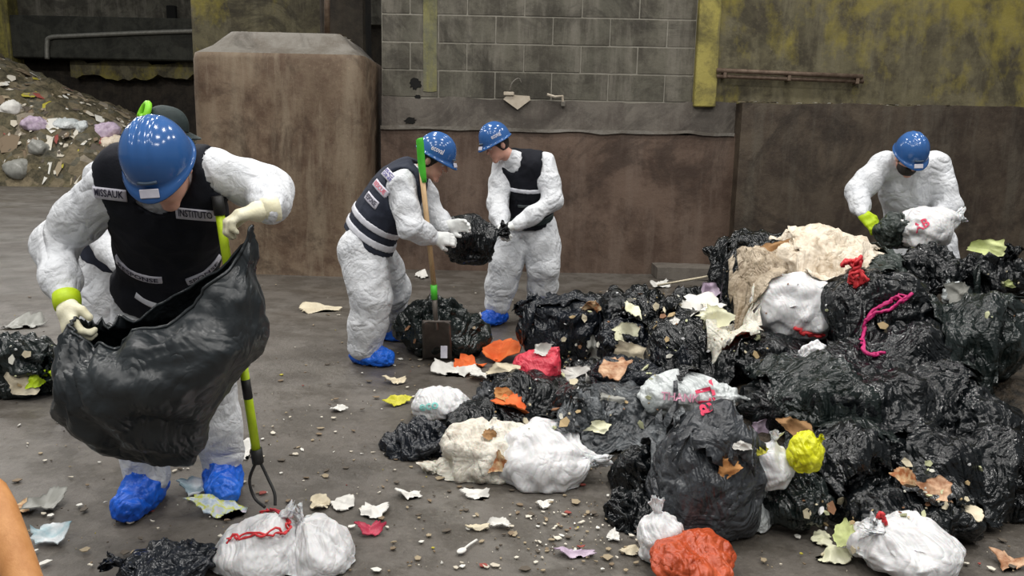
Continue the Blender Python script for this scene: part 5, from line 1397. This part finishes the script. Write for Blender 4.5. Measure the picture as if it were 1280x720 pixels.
def s_floor(r):
    while True:
        x, y = r.uniform(0, 1280), 345+370*r.rand()
        p = G(x, y)
        d = math.exp(-((x-560)/330)**2)*(.35+.65*((y-345)/370))+.22
        if r.rand() < d and p[1] < 8.7: return p
flake_obj('litter_flakes', 'fine flakes of paper and food trodden over the concrete floor', 1300, s_floor, .003, .026, 5)
def s_front(r):
    x = r.uniform(640, 1280); y = r.uniform(600, 715); 
    if r.rand() < .5: x = r.uniform(660, 830); y = r.uniform(625, 700)
    return G(x, y)
flake_obj('litter_crumbs', 'crumbs of food and paper along the foot of the pile', 280, s_front, .003, .020, 6)
def s_ledge(r): return np.array([r.uniform(X_at(900, WY), X_at(1180, WY)), WY-.3+r.uniform(.02, .22), zl])
flake_obj('ledge_debris', 'pale debris along the ledge of the right wall', 60, s_ledge, .02, .07, 7, zf=lambda p: zl+.01)
def s_pier(r): return np.array([r.uniform(cxp-.62, cxp+.6), py0+r.uniform(.5, 1.3), ztt])
cxp = (pxl+pxr)/2
flake_obj('pier_top_debris', 'pale rubble and scraps on top of the concrete pier', 130, s_pier, .03, .10, 8, zf=lambda p: ztt+.01)

# bits of food and paper strewn over the bags
rr_ = np.random.RandomState(91); Vp = []; Fp = []; Cp = []; pal = np.array([lin(c_) for c_ in ((214, 212, 200), (196, 186, 160), (168, 146, 108), (132, 96, 70), (186, 188, 150), (206, 206, 206))])
zones = [((700, 362, 850, 470), 60), ((600, 470, 830, 545), 36), ((830, 370, 960, 450), 30), ((1090, 575, 1240, 650), 26), ((1000, 620, 1080, 700), 22), ((1190, 300, 1275, 400), 12), ((960, 300, 1110, 420), 8), ((5, 430, 76, 498), 16), ((495, 380, 610, 440), 6)]
for (x0, y0, x1, y1), cnt in zones:
    for _ in range(cnt):
        p, n = hit(rr_.uniform(x0, x1), rr_.uniform(y0, y1))
        if p[1] > 6.0: continue
        R = frame_from(nrm(n+.3*rr_.randn(3)), rr_.randn(3)); s = .006+.028*rr_.rand()**3; k = 5; b = len(Vp); el = .3+.6*rr_.rand()
        q = [np.array([s*(.6+.6*rr_.rand())*math.cos(6.283*j/k), s*el*math.sin(6.283*j/k), .3*s*rr_.rand()]) for j in range(k)]
        Vp += [p+n*.008+R@v for v in q]+[p+n*.003+R@(v*np.array([.9, .9, .4])) for v in q]
        Fp += [tuple(range(b, b+k)), tuple(range(b+2*k-1, b+k-1, -1))]+[(b+(j+1) % k, b+j, b+k+j, b+k+(j+1) % k) for j in range(k)]; Cp += [pal[rr_.randint(6)]]*(k+2)
o = put('pile_crumbs', Vp, Fp, FLK, smooth=False, label='small bits of food and paper strewn over the bags', category='litter', kind='stuff')
ca = o.data.color_attributes.new('tone', 'FLOAT_COLOR', 'CORNER'); cc = np.repeat(np.array(Cp), [len(f) for f in Fp], axis=0); ca.data.foreach_set('color', np.column_stack([cc, np.ones(len(cc))]).ravel())

# ---- refuse heap far back on the left
HY = 24.5
def heap_h(X, Y):
    ridge = np.interp(X, [-24, -17.5, -15.6, -13.6, -12.2, -11.0, -9.6, -8.8], [6.6, 4.2, 3.2, 2.5, 1.75, 1.35, .5, -.1])
    return ridge*np.clip(1-((Y-HY-2.5)/3.6)**2, 0, 1)**.7
xs = np.linspace(-24, -8.6, 120); ys = np.linspace(HY-1.3, HY+6.2, 60); A, B = np.meshgrid(xs, ys, indexing='ij')
V = np.column_stack([A.ravel(), B.ravel(), heap_h(A.ravel(), B.ravel())]); V[:, 2] += np.where(V[:, 2] > .1, .35*creases(V*[1, 1, .7], .8, 3)+.2*creases(V, .35, 4), -.05)
F = np.array([(i*60+j, (i+1)*60+j, (i+1)*60+j+1, i*60+j+1) for i in range(119) for j in range(59)])
t = NT('mixed_refuse'); vv = t.n('ShaderNodeTexVoronoi'); vv.inputs['Scale'].default_value = 3.2; t.l(t.tc.outputs['Object'], vv.inputs['Vector'])
sp = t.n('ShaderNodeSeparateColor'); t.l(vv.outputs['Color'], sp.inputs['Color'])
cc = t.ramp(sp.outputs[0], [(0, lin((62, 58, 44))), (.25, lin((96, 88, 64))), (.45, lin((76, 74, 56))), (.62, lin((126, 114, 92))), (.8, lin((92, 92, 84))), (.93, lin((166, 156, 142)))], 'CONSTANT')
cc = t.mix(.45, cc, t.ramp(t.noise(6, 6, .7), [(.35, lin((50, 48, 36))), (.65, lin((142, 130, 104)))]))
HEAPM = t.fin(cc, .8, t.bump(t.noise(9, 6, .7), .8, .1), .3)
put('refuse_heap', V, F, HEAPM, label='large heap of mixed refuse far back at the left', category='refuse heap', kind='stuff')
reg(V, F)
def s_heap(r):
    while True:
        x, y = r.uniform(-22, -9), r.uniform(HY-1.2, HY+3)
        if heap_h(np.array([x]), np.array([y]))[0] > .05: return np.array([x, y, 0])
flake_obj('heap_debris', 'sheets and scraps strewn over the far refuse heap', 900, s_heap, .05, .34, 9, zf=lambda p: float(heap_h(np.array([p[0]]), np.array([p[1]]))[0])+.06)
HG = 'bags on the far heap'
for k, (lab, bx_, mt) in enumerate([
  ('pale lump on the far heap at the left edge', (-4, 124, 24, 146), PAPER), ('pinkish bag on the upper slope of the far heap', (24, 144, 58, 164), LIL),
  ('grey bag low on the far heap', (34, 174, 60, 194), GREYP), ('beige bag at the right foot of the far heap', (122, 168, 164, 190), CREAMB),
  ('pink-white bag above the beige bag on the far heap', (116, 152, 150, 174), LIL), ('blue-grey film at the left foot of the far heap', (2, 198, 34, 226), GREYP),
  ('grey sheet on the ridge of the far heap', (66, 146, 96, 162), CLEAR), ('pale film on the ridge right of the grey sheet', (92, 150, 110, 168), CLEAR), ('white bag behind the foreground worker on the far heap', (150, 156, 176, 186), CLEAR)]):
    p, n = hit((bx_[0]+bx_[2])/2, (bx_[1]+bx_[3])/2+3); bag(lab, bx_, float(p[1]), mt, seed=200+k, group=HG, tail=False, nr=24, ns=36, crum=1.3, pulls=1, neck=(1, 0, .3))
